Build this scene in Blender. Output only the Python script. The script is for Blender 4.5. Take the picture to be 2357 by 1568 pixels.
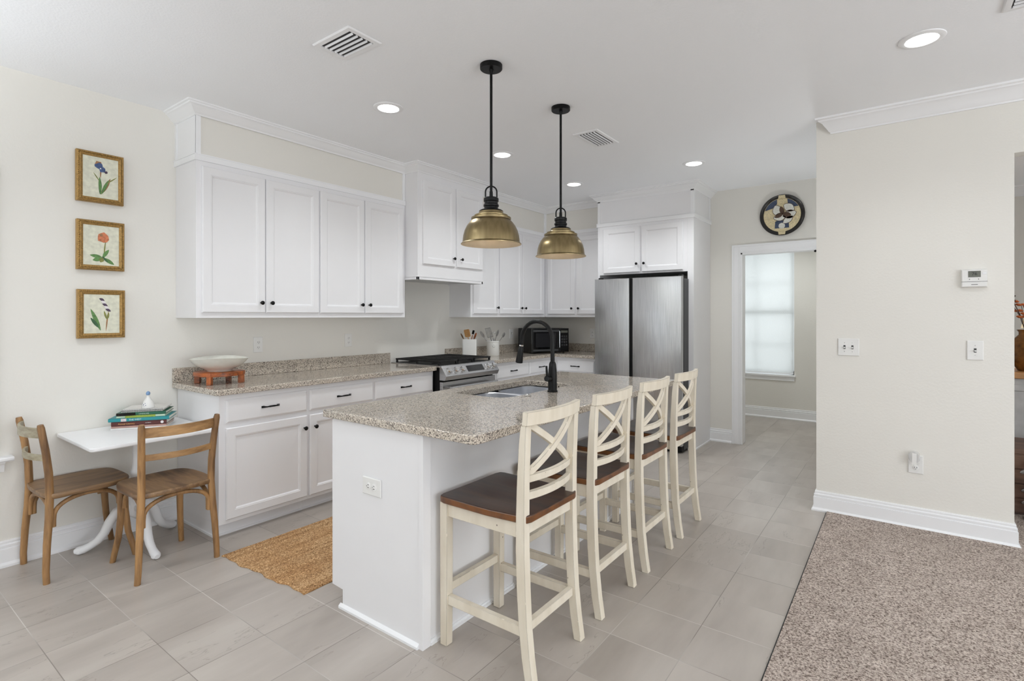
import bpy, bmesh, math, random
from mathutils import Vector, Matrix
random.seed(7)
PI = math.pi
S = bpy.context.scene
for o in list(bpy.data.objects): bpy.data.objects.remove(o)
COL = S.collection

# ------------------------------------------------------------------ camera
cam_d = bpy.data.cameras.new('camera'); cam = bpy.data.objects.new('camera', cam_d); COL.objects.link(cam)
cam.location = (0, 0, 1.375)
cam.rotation_euler = (PI/2, 0, math.radians(36.49))
cam_d.sensor_width = 36; cam_d.lens = 1213.3/2357*36
cam_d.shift_y = -(784-727.6)/2357
cam_d.clip_start = .05; cam_d.clip_end = 60
S.camera = cam
# ------------------------------------------------------------------ world
w = bpy.data.worlds.new('sky'); S.world = w; w.use_nodes = True
bg = w.node_tree.nodes['Background']; bg.inputs[0].default_value = (.86, .92, 1, 1); bg.inputs[1].default_value = 1.2
# ------------------------------------------------------------------ view
S.view_settings.view_transform = 'Standard'; S.view_settings.look = 'None'
S.view_settings.exposure = -0.76; S.view_settings.gamma = 1; S.view_settings.use_curve_mapping = False
S.cycles.max_bounces = 10; S.cycles.diffuse_bounces = 8; S.cycles.glossy_bounces = 6
S.cycles.transmission_bounces = 6; S.cycles.sample_clamp_indirect = 4; S.cycles.blur_glossy = .5
S.cycles.caustics_reflective = False; S.cycles.caustics_refractive = False

def area_light(name, loc, rot, sx, sy, power, col=(1, 1, 1)):
    d = bpy.data.lights.new(name, 'AREA'); d.shape = 'RECTANGLE'; d.size = sx; d.size_y = sy
    d.energy = power; d.color = col
    o = bpy.data.objects.new(name, d); COL.objects.link(o); o.location = loc; o.rotation_euler = rot
    return o
XW = -3.965; H = 2.745; YB = 6.0; YR = 4.29; YF = 7.82
# daylight through the windows behind and beside the camera
DAY = (.88, .94, 1)
area_light('daylight_rear', (-2.2, -2.95, 1.25), (PI/2+.55, 0, 0), 2.5, 1.5, 22, DAY)
area_light('daylight_rear_right', (2.2, -2.95, 1.25), (PI/2+.55, 0, 0), 2.5, 1.5, 26, DAY)
area_light('daylight_side', (4.35, .6, 1.15), (PI/2, 0, PI/2), 3.1, 1.7, 180, DAY)
area_light('daylight_left_window', (XW-.03, -.42, 1.4), (PI/2+.3, 0, -PI/2), 1.5, 1.3, 8, DAY)
area_light('daylight_passage_window', (-1.62, YF+.22, 1.45), (PI/2, 0, PI), .95, 1.75, 26, (.95, .98, 1))
area_light('daylight_dining', (3.35, 5.9, 1.5), (PI/2+.3, 0, PI/2), 1.8, 1.5, 40, DAY)

# ------------------------------------------------------------------ materials
def lin(c):
    return tuple((x/12.92 if x <= .04045 else ((x+.055)/1.055)**2.4) for x in [v/255 for v in c])+(1,)
class NT:
    def __init__(s, name):
        s.m = bpy.data.materials.new(name); s.m.use_nodes = True; s.t = s.m.node_tree; s.n = s.t.nodes
        s.b = s.n['Principled BSDF']; s.out = s.n['Material Output']
    def N(s, t, **k):
        x = s.n.new(t)
        for a, v in k.items():
            if a.startswith('i_'):
                key = a[2:]; key = int(key) if key.isdigit() else key.replace('_', ' ')
                x.inputs[key].default_value = v
            else: setattr(x, a, v)
        return x
    def L(s, a, b): s.t.links.new(a, b)
    def math(s, op, a, b=None, c=None):
        x = s.N('ShaderNodeMath', operation=op)
        for i, v in enumerate((a, b, c)):
            if v is None: continue
            if isinstance(v, (int, float)): x.inputs[i].default_value = v
            else: s.L(v, x.inputs[i])
        return x.outputs[0]
    def ramp(s, fac, stops, interp='LINEAR'):
        r = s.N('ShaderNodeValToRGB'); e = r.color_ramp.elements; r.color_ramp.interpolation = interp
        while len(e) < len(stops): e.new(.5)
        for i, (p, c) in enumerate(stops): e[i].position = p; e[i].color = c
        s.L(fac, r.inputs[0]); return r.outputs[0]
    def mix(s, fac, a, b, blend='MIX'):
        x = s.N('ShaderNodeMix', data_type='RGBA', blend_type=blend)
        for i, v in ((0, fac), (6, a), (7, b)):
            if isinstance(v, (int, float, tuple)): x.inputs[i].default_value = v
            else: s.L(v, x.inputs[i])
        return x.outputs[2]
    def bump(s, h, strength=.3, dist=.002):
        b = s.N('ShaderNodeBump'); b.inputs['Strength'].default_value = strength; b.inputs['Distance'].default_value = dist
        s.L(h, b.inputs['Height']); s.L(b.outputs[0], s.b.inputs['Normal'])
    def coord(s, kind='Object', scale=(1, 1, 1), rot=(0, 0, 0)):
        if kind == 'World': c = s.N('ShaderNodeNewGeometry').outputs['Position']
        else: c = s.N('ShaderNodeTexCoord').outputs[kind]
        mp = s.N('ShaderNodeMapping'); mp.inputs['Scale'].default_value = scale; mp.inputs['Rotation'].default_value = rot
        s.L(c, mp.inputs[0]); return mp.outputs[0]
    def noise(s, co, scale, detail=3, rough=.5):
        x = s.N('ShaderNodeTexNoise'); x.inputs['Scale'].default_value = scale
        x.inputs['Detail'].default_value = detail; x.inputs['Roughness'].default_value = rough
        s.L(co, x.inputs['Vector']); return x.outputs[0]
    def setp(s, **k):
        for a, v in k.items():
            s.b.inputs[a.replace('_', ' ')].default_value = v
        return s
def simple(name, rgb, rough=.5, metal=0, noise_amt=.03, scale=30, bump=0, bdist=.001, **k):
    n = NT(name); co = n.coord('Object'); f = n.noise(co, scale)
    c = lin(rgb); d = tuple(x*(1-noise_amt) for x in c[:3])+(1,); e = tuple(min(1, x*(1+noise_amt)) for x in c[:3])+(1,)
    n.L(n.ramp(f, [(.3, d), (.7, e)]), n.b.inputs['Base Color'])
    n.setp(Roughness=rough, Metallic=metal)
    for a, v in k.items(): n.b.inputs[a.replace('_', ' ')].default_value = v
    if bump: n.bump(n.noise(co, scale*4, 2), bump, bdist)
    return n.m
def wallmat(name, rgb, scale=75, strength=.28):
    n = NT(name); co = n.coord('World')
    c = lin(rgb); n.L(n.ramp(n.noise(co, 1.5), [(.3, tuple(x*.985 for x in c[:3])+(1,)), (.7, c)]), n.b.inputs['Base Color'])
    n.setp(Roughness=.75); n.b.inputs['Specular IOR Level'].default_value = .3
    f = n.noise(co, scale, 3, .55); n.bump(f, strength, .003); return n.m
M = {}
M['wall'] = wallmat('painted_beige_wall', (230, 228, 222))
M['ceiling'] = wallmat('textured_ceiling_paint', (248, 250, 253), 95, .35)
M['trim'] = simple('white_semi_gloss_trim', (241, 242, 244), .38, noise_amt=.01, scale=4)
M['cab'] = simple('white_cabinet_paint', (235, 235, 237), .35, noise_amt=.012, scale=3, bump=.04, bdist=.0005)
M['plastic'] = simple('white_plastic', (232, 232, 230), .35, noise_amt=.01)
M['slot'] = simple('dark_slot', (30, 30, 30), .6)
M['black'] = simple('matte_black_metal', (7, 7, 7), .38, 0, noise_amt=.15, scale=60, Specular_IOR_Level=.22)
M['iron'] = simple('cast_iron_black', (16, 16, 17), .55, .2, noise_amt=.2, scale=80, bump=.25)
M['black_gloss'] = simple('black_glass', (8, 8, 9), .08, noise_amt=.05)
M['darkgrey'] = simple('dark_grey_metal_side', (62, 63, 64), .45, .3)
M['chrome'] = simple('polished_chrome', (225, 225, 225), .14, 1)
M['ceramic'] = simple('white_glazed_ceramic', (225, 225, 222), .15, noise_amt=.02, scale=8)
M['bowlglaze'] = simple('speckled_cream_glaze', (222, 222, 214), .2, noise_amt=.05, scale=20)
M['gold'] = simple('antique_gold_frame', (150, 118, 66), .42, .55, noise_amt=.35, scale=120, bump=.6, bdist=.002)
M['goldside'] = simple('plain_gold_frame_side', (168, 134, 76), .45, .4, noise_amt=.08, scale=15)
M['shell'] = simple('cream_carved_relief', (212, 198, 160), .5, noise_amt=.25, scale=120, bump=.5)
M['white_relief'] = simple('white_carved_relief', (218, 218, 210), .45, noise_amt=.25, scale=150, bump=.5)
M['brown_relief'] = simple('brown_carved_relief', (74, 52, 34), .5, noise_amt=.5, scale=160, bump=.5)
M['navy_relief'] = simple('navy_speckled_relief', (52, 66, 92), .5, noise_amt=.5, scale=200, bump=.4)
M['ebony'] = simple('black_lacquer_rim', (20, 16, 12), .12, noise_amt=.1)
M['parchment'] = simple('aged_cream_paint', (214, 214, 196), .6, noise_amt=.12, scale=40, bump=.3)
for k, c in dict(blue=(58, 78, 118), green=(84, 122, 66), darkgreen=(48, 86, 52), olive=(120, 122, 62), orange=(186, 112, 76), purple=(70, 54, 74), tan=(150, 110, 74)).items():
    M['p_'+k] = simple('paint_'+k, c, .6, noise_amt=.3, scale=90)
M['petal_white'] = simple('paint_white_petal', (226, 222, 222), .6)
M['screen'] = simple('grey_lcd', (98, 100, 92), .25)
M['drywood'] = simple('dried_flower_orange', (190, 100, 46), .7, noise_amt=.35, scale=60)
M['ambervase'] = simple('amber_brown_glazed_vase', (120, 78, 34), .22, .25, noise_amt=.5, scale=16)
M['silverglass'] = simple('silver_mercury_glass', (190, 190, 192), .18, .9, noise_amt=.2, scale=30)
M['whitewash'] = simple('whitewashed_grey_wood', (184, 182, 180), .6, noise_amt=.1, scale=12)

def woodmat(name, base, dark, stretch=(1, 1, 1), rough=.5, scale=14, bump=.15):
    n = NT(name); co = n.coord('Object', stretch); f = n.noise(co, scale, 5, .6)
    co2 = n.coord('Object', tuple(x*2.5 for x in stretch)); g = n.noise(co2, scale*2, 3, .6)
    a = n.ramp(f, [(.32, lin(dark)), (.62, lin(base))]); b = n.ramp(g, [(.35, (.62, .58, .55, 1)), (.6, (1, 1, 1, 1))])
    n.L(n.mix(.7, a, b, 'MULTIPLY'), n.b.inputs['Base Color']); n.setp(Roughness=rough); n.bump(g, bump, .001); return n.m
M['oldwood'] = woodmat('weathered_elm', (166, 126, 80), (92, 64, 38), (1, 1, .12), .5, 14, .35)
M['oldwood_rail'] = woodmat('weathered_elm_rail', (178, 138, 90), (114, 82, 50), (.15, 1, 1), .5, 14, .3)
M['oldwood_seat'] = woodmat('weathered_elm_seat', (142, 112, 78), (88, 62, 42), (1, .12, 1), .42)
M['greywood_rail'] = woodmat('greyed_pale_rail', (168, 160, 138), (138, 128, 104), (.15, 1, 1), .55)
M['seatwood'] = woodmat('dark_walnut_seat', (70, 44, 27), (38, 22, 14), (.15, 1, 1), .34, 16, .08)
def edge_wear(mat, col, z0, z1):   # worn amber stain round the seat's edge
    n = NT.__new__(NT); n.m = mat; n.t = mat.node_tree; n.n = n.t.nodes; n.b = n.n['Principled BSDF']
    lk = n.b.inputs['Base Color'].links[0].from_socket
    sp = n.N('ShaderNodeSeparateXYZ'); n.L(n.N('ShaderNodeTexCoord').outputs['Object'], sp.inputs[0])
    gn = n.N('ShaderNodeSeparateXYZ'); n.L(n.N('ShaderNodeNewGeometry').outputs['True Normal'], gn.inputs[0])
    f = n.math('LESS_THAN', gn.outputs[2], .55); f = n.math('MULTIPLY', f, n.ramp(n.noise(n.coord('Object'), 25, 2), [(.3, (.35, .35, .35, 1)), (.6, (1, 1, 1, 1))]))
    n.L(n.mix(f, lk, lin(col)), n.b.inputs['Base Color'])
edge_wear(M['seatwood'], (104, 62, 27), 0, 0)
M['acacia'] = woodmat('oiled_acacia', (170, 92, 40), (96, 44, 18), (.3, 1, 1), .35, 22)
M['honey'] = woodmat('honey_wood_top', (196, 146, 92), (160, 110, 62), (.2, 1, 1), .35)
M['plank'] = woodmat('rustic_brown_plank', (118, 88, 70), (66, 46, 38), (.12, 1, 1), .6, 10)
M['spoonwood'] = woodmat('pale_spoon_wood', (190, 144, 88), (150, 104, 60), (1, 1, .2), .5, 30)
# distressed cream paint with dark worn edges
n = NT('distressed_cream_paint'); co = n.coord('Object')
bv = n.N('ShaderNodeBevel', samples=4); bv.inputs['Radius'].default_value = .0034
ge = n.N('ShaderNodeNewGeometry'); dp = n.N('ShaderNodeVectorMath', operation='DOT_PRODUCT')
n.L(bv.outputs[0], dp.inputs[0]); n.L(ge.outputs['True Normal'], dp.inputs[1])
edge = n.math('LESS_THAN', dp.outputs['Value'], .955)
en = n.noise(co, 22, 2); ed = n.math('MULTIPLY', edge, n.math('GREATER_THAN', en, .34))
vo = n.N('ShaderNodeTexVoronoi'); vo.inputs['Scale'].default_value = 13; n.L(co, vo.inputs['Vector'])
spot = n.math('LESS_THAN', vo.outputs['Distance'], .045)
base = n.ramp(n.noise(n.coord('Object', (1, 1, .25)), 18, 4), [(.3, lin((214, 204, 185))), (.7, lin((229, 221, 205)))])
n.L(n.mix(n.math('MULTIPLY', n.math('MAXIMUM', ed, spot), .8), base, lin((72, 58, 42))), n.b.inputs['Base Color']); n.setp(Roughness=.5)
M['cream'] = n.m
# granite
def granite(name, light, mid, dark):
    n = NT(name); co = n.coord('World')
    v = n.N('ShaderNodeTexVoronoi'); v.inputs['Scale'].default_value = 250; n.L(co, v.inputs['Vector'])
    sp = n.N('ShaderNodeSeparateColor'); n.L(v.outputs['Color'], sp.inputs[0])
    c = n.ramp(sp.outputs[0], [(0, lin(dark)), (.17, lin(dark)), (.2, lin(mid)), (.55, lin(mid)), (.6, lin(light)), (1, lin(light))], 'LINEAR')
    v2 = n.N('ShaderNodeTexVoronoi'); v2.inputs['Scale'].default_value = 45; n.L(co, v2.inputs['Vector'])
    s2 = n.N('ShaderNodeSeparateColor'); n.L(v2.outputs['Color'], s2.inputs[0])
    big = n.math('MULTIPLY', n.math('GREATER_THAN', s2.outputs[1], .965), n.math('LESS_THAN', v2.outputs['Distance'], .3))
    c = n.mix(big, c, lin((58, 46, 40)))
    cl = n.noise(co, 5, 3); c = n.mix(1, c, n.ramp(cl, [(.3, (.9, .9, .9, 1)), (.7, (1.05, 1.03, 1, 1))]), 'MULTIPLY')
    n.L(c, n.b.inputs['Base Color']); n.setp(Roughness=.1); n.b.inputs['Specular IOR Level'].default_value = .6; return n.m
M['granite'] = granite('speckled_beige_granite', (208, 200, 188), (166, 156, 145), (92, 86, 82))
# stainless
def steel(name, c0, c1, rough=.26, axis=(1, 1, .02)):
    n = NT(name); co = n.coord('Object', axis); f = n.noise(co, 220, 2)
    n.L(n.ramp(f, [(.3, lin(c0)), (.7, lin(c1))]), n.b.inputs['Base Color']); n.setp(Roughness=rough, Metallic=1)
    r = n.ramp(n.noise(n.coord('Object', (.1, .1, 1)), 4, 2), [(.3, (rough-.02,)*3+(1,)), (.7, (rough+.06,)*3+(1,))])
    n.L(r, n.b.inputs['Roughness']); n.bump(n.noise(n.coord('Object', (.3, .3, 1)), 2.2, 1), .10, .02); return n.m
M['steel'] = steel('brushed_stainless_door', (176, 177, 178), (198, 199, 200), .22)
M['steel2'] = steel('brushed_stainless', (176, 176, 177), (196, 196, 197), .24, (.02, 1, 1))
M['sinksteel'] = simple('satin_sink_steel', (222, 224, 228), .34, 1, noise_amt=.04)
# brass shade (outside) and inner lining
n = NT('brushed_antique_brass'); co = n.coord('Object', (1, 1, .03)); f = n.noise(co, 40, 2)
n.L(n.ramp(f, [(.25, lin((126, 111, 80))), (.75, lin((152, 136, 102)))]), n.b.inputs['Base Color']); n.setp(Roughness=.3, Metallic=1)
n.b.inputs['Anisotropic'].default_value = .5; M['brass'] = n.m
M['shade_in'] = simple('pale_metal_lining', (206, 190, 164), .45, .3, noise_amt=.05)
# jute
n = NT('woven_jute'); co = n.coord('World'); f = n.noise(co, 160, 3); g = n.noise(co, 6, 2)
v = n.N('ShaderNodeTexVoronoi'); v.inputs['Scale'].default_value = 115; n.L(n.coord('World', (1, .7, 1), (0, 0, .5)), v.inputs['Vector'])
c = n.ramp(f, [(.3, lin((116, 88, 58))), (.5, lin((176, 144, 106))), (.72, lin((214, 190, 156)))])
sj = n.N('ShaderNodeSeparateXYZ'); n.L(n.N('ShaderNodeNewGeometry').outputs['Position'], sj.inputs[0])
rw = n.N('ShaderNodeTexWhiteNoise', noise_dimensions='1D'); n.L(n.math('FLOOR', n.math('DIVIDE', n.math('ADD', sj.outputs[0], 3.125), .0185)), rw.inputs['W'])
c = n.mix(1, c, n.ramp(rw.outputs['Value'], [(0, (.80, .74, .64, 1)), (.5, (.98, .95, .88, 1)), (1, (1.08, 1.08, 1.05, 1))]), 'MULTIPLY')
c = n.mix(1, c, n.ramp(v.outputs['Distance'], [(.25, (1.15, 1.13, 1.12, 1)), (.75, (.78, .70, .60, 1))]), 'MULTIPLY')
c = n.mix(1, c, n.ramp(g, [(.35, (.92, .84, .74, 1)), (.65, (1.05, 1.05, 1.05, 1))]), 'MULTIPLY')
n.L(c, n.b.inputs['Base Color']); n.setp(Roughness=.9); n.bump(v.outputs['Distance'], .8, -.004); M['jute'] = n.m
# carpet
n = NT('beige_cut_pile_carpet'); co = n.coord('World'); f = n.noise(co, 130, 3, .65); g = n.noise(co, 9, 3)
c = n.ramp(f, [(.36, lin((110, 95, 86))), (.5, lin((200, 184, 173))), (.64, lin((238, 226, 216)))])
c = n.mix(1, c, n.ramp(g, [(.3, (.88, .87, .86, 1)), (.7, (1.06, 1.06, 1.06, 1))]), 'MULTIPLY')
n.L(c, n.b.inputs['Base Color']); n.setp(Roughness=1); n.b.inputs['Specular IOR Level'].default_value = .1; n.bump(f, 1, .02); M['carpet'] = n.m
# floor tile
n = NT('grey_porcelain_tile'); P_ = .2985
ge = n.N('ShaderNodeNewGeometry'); sx = n.N('ShaderNodeSeparateXYZ'); n.L(ge.outputs['Position'], sx.inputs[0])
u = n.math('DIVIDE', n.math('ADD', sx.outputs[0], .716+30*P_), P_); vv = n.math('DIVIDE', n.math('ADD', sx.outputs[1], -.594+30*P_), P_)
def ln(x, wd):
    fr = n.math('FRACT', x); d = n.math('MINIMUM', fr, n.math('SUBTRACT', 1, fr)); return n.math('LESS_THAN', d, wd)
gu = ln(u, .0055); gv = ln(vv, .0055)
fu = n.math('FLOOR', u); fv = n.math('FLOOR', vv)
cb = n.N('ShaderNodeCombineXYZ'); n.L(fu, cb.inputs[0]); n.L(fv, cb.inputs[1])
wn = n.N('ShaderNodeTexWhiteNoise', noise_dimensions='3D'); n.L(cb.outputs[0], wn.inputs['Vector'])
off = n.N('ShaderNodeVectorMath', operation='MULTIPLY_ADD'); n.L(wn.outputs['Color'], off.inputs[0]); off.inputs[1].default_value = (7, 7, 7); n.L(ge.outputs['Position'], off.inputs[2])
mp = n.N('ShaderNodeMapping'); mp.inputs['Scale'].default_value = (2.2, .5, 1); mp.inputs['Rotation'].default_value = (0, 0, .15); n.L(off.outputs[0], mp.inputs[0])
cl = n.noise(mp.outputs[0], 2.2, 5, .55)
base = n.ramp(cl, [(.3, lin((156, 148, 140))), (.5, lin((169, 161, 153))), (.7, lin((180, 173, 165)))])
tone = n.ramp(wn.outputs['Value'], [(0, (.975, .975, .975, 1)), (1, (1.02, 1.02, 1.02, 1))]); base = n.mix(1, base, tone, 'MULTIPLY')
# thin cracks / veins
ve = n.noise(mp.outputs[0], 1.1, 6, .62); vd = n.math('ABSOLUTE', n.math('SUBTRACT', ve, .5))
vein = n.math('MULTIPLY', n.math('LESS_THAN', vd, .0022), n.math('GREATER_THAN', n.noise(off.outputs[0], 2.4, 1), .5))
base = n.mix(n.math('MULTIPLY', vein, .35), base, lin((120, 110, 102)))
gn_ = n.ramp(n.noise(ge.outputs['Position'], 1.1, 1), [(.42, lin((112, 104, 96))), (.58, lin((208, 205, 200)))])
base = n.mix(n.math('MULTIPLY', gv, .75), base, gn_)
gsel = n.math('GREATER_THAN', n.math('MODULO', fu, 2), .5)
gn2 = n.ramp(n.noise(ge.outputs['Position'], 1.7, 1), [(.5, lin((104, 96, 89))), (.66, lin((200, 196, 190)))])
base = n.mix(n.math('MULTIPLY', gu, .75), base, gn2)
n.L(base, n.b.inputs['Base Color']); n.setp(Roughness=.34)
n.bump(n.math('SUBTRACT', 1, n.math('MAXIMUM', gu, gv)), .35, .001); M['tile'] = n.m
# emitters and translucent things
def emit(name, col, s):
    n = NT(name); n.b.inputs['Emission Color'].default_value = col; n.b.inputs['Emission Strength'].default_value = s
    n.b.inputs['Base Color'].default_value = (.9, .9, .9, 1); return n.m
M['led'] = emit('lit_led_lens', (1, .99, .97, 1), 9)
M['bulb'] = emit('warm_lit_bulb', (1, .82, .62, 1), 1.5)
n = NT('clear_glass'); n.setp(Roughness=.03, IOR=1.45); n.b.inputs['Transmission Weight'].default_value = 1; n.b.inputs['Base Color'].default_value = (.96, .98, .98, 1)
n.L(n.noise(n.coord('Object'), 20), n.b.inputs['Coat Weight']) if False else None
M['glass'] = n.m
n = NT('white_roller_shade_fabric'); tr = n.N('ShaderNodeBsdfTranslucent'); mx = n.N('ShaderNodeMixShader'); mx.inputs[0].default_value = .5
co = n.coord('Object', (1, 1, 3)); cc = n.ramp(n.noise(co, 120, 2), [(.3, (.78, .8, .8, 1)), (.7, (.86, .88, .88, 1))]); n.L(cc, tr.inputs[0]); n.L(cc, n.b.inputs['Base Color'])
n.L(n.b.outputs[0], mx.inputs[1]); n.L(tr.outputs[0], mx.inputs[2]); n.L(mx.outputs[0], n.out.inputs[0]); M['shade'] = n.m

def see_through(name, col, k, rough=.08):
    n = NT(name); tr = n.N('ShaderNodeBsdfTransparent'); mx = n.N('ShaderNodeMixShader'); mx.inputs[0].default_value = k
    n.b.inputs['Base Color'].default_value = lin(col); n.setp(Roughness=rough)
    n.L(tr.outputs[0], mx.inputs[1]); n.L(n.b.outputs[0], mx.inputs[2]); n.L(mx.outputs[0], n.out.inputs[0]); return n.m
M['clear'] = see_through('clear_plastic', (225, 225, 225), .35)
M['pane'] = see_through('window_pane_glass', (180, 190, 190), .10, .02)

# ------------------------------------------------------------------ mesh helpers
class B:
    def __init__(s): s.v = []; s.f = []
    def add(s, vs, fs):
        k = len(s.v); s.v += [tuple(p) for p in vs]; s.f += [tuple(i+k for i in f) for f in fs]; return s
    def box(s, x0, y0, z0, x1, y1, z1):
        x0, x1 = sorted((x0, x1)); y0, y1 = sorted((y0, y1)); z0, z1 = sorted((z0, z1))
        return s.add([(x0, y0, z0), (x1, y0, z0), (x1, y1, z0), (x0, y1, z0), (x0, y0, z1), (x1, y0, z1), (x1, y1, z1), (x0, y1, z1)],
                     [(0, 3, 2, 1), (4, 5, 6, 7), (0, 1, 5, 4), (1, 2, 6, 5), (2, 3, 7, 6), (3, 0, 4, 7)])
    def loft(s, rings, cap0=True, cap1=True, closed=True):
        n = len(rings[0]); vs = [p for r in rings for p in r]; fs = []
        for i in range(len(rings)-1):
            for j in range(n if closed else n-1):
                a = i*n+j; b = i*n+(j+1) % n; fs.append((a, b, b+n, a+n))
        if cap0: fs.append(tuple(reversed(range(n))))
        if cap1: fs.append(tuple(range((len(rings)-1)*n, len(rings)*n)))
        return s.add(vs, fs)
    def lathe(s, prof, c=(0, 0, 0), seg=32, axis='Z', cap0=True, cap1=True, sx=1, sy=1):
        rings = []
        for r, z in prof:
            ring = []
            for k in range(seg):
                a = 2*PI*k/seg; x, y = r*math.cos(a)*sx, r*math.sin(a)*sy
                p = (x, y, z) if axis == 'Z' else ((z, x, y) if axis == 'X' else (y, z, x))
                ring.append((c[0]+p[0], c[1]+p[1], c[2]+p[2]))
            rings.append(ring)
        return s.loft(rings, cap0, cap1)
    def tube(s, pts, r, seg=10, sec=None, up=None, cap=True):
        P = [Vector(p) for p in pts]; n = len(P); R = r if isinstance(r, (list, tuple)) else [r]*n
        T = [(P[min(i+1, n-1)]-P[max(i-1, 0)]).normalized() for i in range(n)]
        ref = Vector(up) if up else (Vector((0, 0, 1)) if abs(T[0].z) < .9 else Vector((0, 1, 0)))
        nn = (ref-T[0]*ref.dot(T[0])).normalized(); rings = []
        for i in range(n):
            if up: nn = (Vector(up)-T[i]*Vector(up).dot(T[i])).normalized()
            else: nn = (nn-T[i]*nn.dot(T[i])).normalized()
            bb = T[i].cross(nn)
            if sec:   # rectangular / custom section [(a,b)] a along nn, b along bb
                k = R[i]; rings.append([P[i]+nn*(a*k)+bb*(b*k) for a, b in sec])
            else:
                rings.append([P[i]+nn*(R[i]*math.cos(2*PI*k/seg))+bb*(R[i]*math.sin(2*PI*k/seg)) for k in range(seg)])
        return s.loft(rings, cap, cap)
    def bar(s, p0, p1, a, b, up=(0, 0, 1)):   # straight bar, a = size along up, b = size sideways
        return s.tube([p0, p1], 1, sec=[(-a/2, -b/2), (a/2, -b/2), (a/2, b/2), (-a/2, b/2)], up=up)
    def prism(s, poly, lo, hi, axis='Z'):
        def m(u, v, t): return (u, v, t) if axis == 'Z' else ((t, u, v) if axis == 'X' else (u, t, v))
        r = [[m(u, v, lo) for u, v in poly], [m(u, v, hi) for u, v in poly]]
        return s.loft(r)
    def front(s, x0, x1, z0, z1, y, rings):    # stepped panel facing -Y ; rings = (inset, out)
        rr = []
        for ins, out in rings:
            rr.append([(x0+ins, y-out, z0+ins), (x1-ins, y-out, z0+ins), (x1-ins, y-out, z1-ins), (x0+ins, y-out, z1-ins)])
        return s.loft(rr)
    def ball(s, c, r, seg=12, rg=8, sc=(1, 1, 1)):
        prof = [(max(1e-4, math.sin(PI*i/rg))*r, -math.cos(PI*i/rg)*r*sc[2]) for i in range(rg+1)]
        return s.lathe(prof, c, seg, sx=sc[0], sy=sc[1])
    def xf(s, mat):
        s.v = [tuple(mat @ Vector(p)) for p in s.v]; return s
    def build(s, name, mat, parent=None, bevel=0, loc=None, rot=None, kind=None, angle=35, seg=2, smooth=True):
        me = bpy.data.meshes.new(name); me.from_pydata(s.v, [], s.f)
        bm = bmesh.new(); bm.from_mesh(me); bmesh.ops.recalc_face_normals(bm, faces=bm.faces); bm.to_mesh(me); bm.free()
        if smooth:
            me.shade_smooth(); me.set_sharp_from_angle(angle=math.radians(angle))
        me.materials.append(mat); o = bpy.data.objects.new(name, me); COL.objects.link(o)
        if parent: o.parent = parent
        if loc: o.location = loc
        if rot: o.rotation_euler = rot
        if bevel:
            b = o.modifiers.new('bevel', 'BEVEL'); b.width = bevel; b.segments = seg; b.limit_method = 'ANGLE'; b.angle_limit = math.radians(40)
            b.harden_normals = True
        if kind: o['kind'] = kind
        return o
def thing(name, label, cat, loc=(0, 0, 0), rz=0, group=None):
    o = bpy.data.objects.new(name, None); COL.objects.link(o); o.empty_display_size = .1
    o.location = loc; o.rotation_euler = (0, 0, rz); o['label'] = label; o['category'] = cat
    if group: o['group'] = group
    return o
def tag(o, label, cat, group=None):
    o['label'] = label; o['category'] = cat
    if group: o['group'] = group
    return o
def struct(b, name, mat, **k): return b.build(name, mat, kind='structure', **k)
def dup(root, loc, rz=None, label=None, group=None):
    r = root.copy(); COL.objects.link(r); r.location = loc
    if rz is not None: r.rotation_euler = (0, 0, rz)
    if label: r['label'] = label
    if group: r['group'] = group
    for ch in list(root.children):
        c = ch.copy(); COL.objects.link(c); c.parent = r
        for g in ch.children:
            d = g.copy(); COL.objects.link(d); d.parent = c
    return r
def rrect(x0, x1, y0, y1, r, n=5):
    out = []
    rs = r if isinstance(r, (list, tuple)) else [r]*4
    for (cx, cy, a0, rr) in ((x1-rs[0], y0+rs[0], -PI/2, rs[0]), (x1-rs[1], y1-rs[1], 0, rs[1]), (x0+rs[2], y1-rs[2], PI/2, rs[2]), (x0+rs[3], y0+rs[3], PI, rs[3])):
        for k in range(n+1):
            a = a0+PI/2*k/n; out.append((cx+rr*math.cos(a), cy+rr*math.sin(a)))
    return out
def textmesh(name, txt, size, mat, parent, loc, rot=(PI/2, 0, 0), ext=.0003, align='LEFT'):
    cu = bpy.data.curves.new(name, 'FONT'); cu.body = txt; cu.size = size; cu.extrude = ext; cu.align_x = align; cu.align_y = 'CENTER'
    t = bpy.data.objects.new(name, cu); COL.objects.link(t)
    dg = bpy.context.evaluated_depsgraph_get(); me = bpy.data.meshes.new_from_object(t.evaluated_get(dg))
    bpy.data.objects.remove(t); me.materials.clear(); me.materials.append(mat)
    o = bpy.data.objects.new(name, me); COL.objects.link(o); o.parent = parent; o.location = loc; o.rotation_euler = rot; return o
def sweep(b, path, prof, side=1):
    """sweep profile (d outward, z) along an XY polyline with mitred corners"""
    n = len(path); P = [Vector(p).to_2d() if len(p) > 2 else Vector(p) for p in path]; rings = []
    for i in range(n):
        d0 = (P[i]-P[i-1]).normalized() if i > 0 else None; d1 = (P[i+1]-P[i]).normalized() if i < n-1 else None
        def nrm(d): return Vector((d.y, -d.x))*side
        if d0 is None: m = nrm(d1)
        elif d1 is None: m = nrm(d0)
        else:
            a, c = nrm(d0), nrm(d1); m = (a+c); m = m/ (1+a.dot(c))
        rings.append([(P[i].x+m.x*d, P[i].y+m.y*d, z) for d, z in prof])
    return b.loft(rings)

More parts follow.
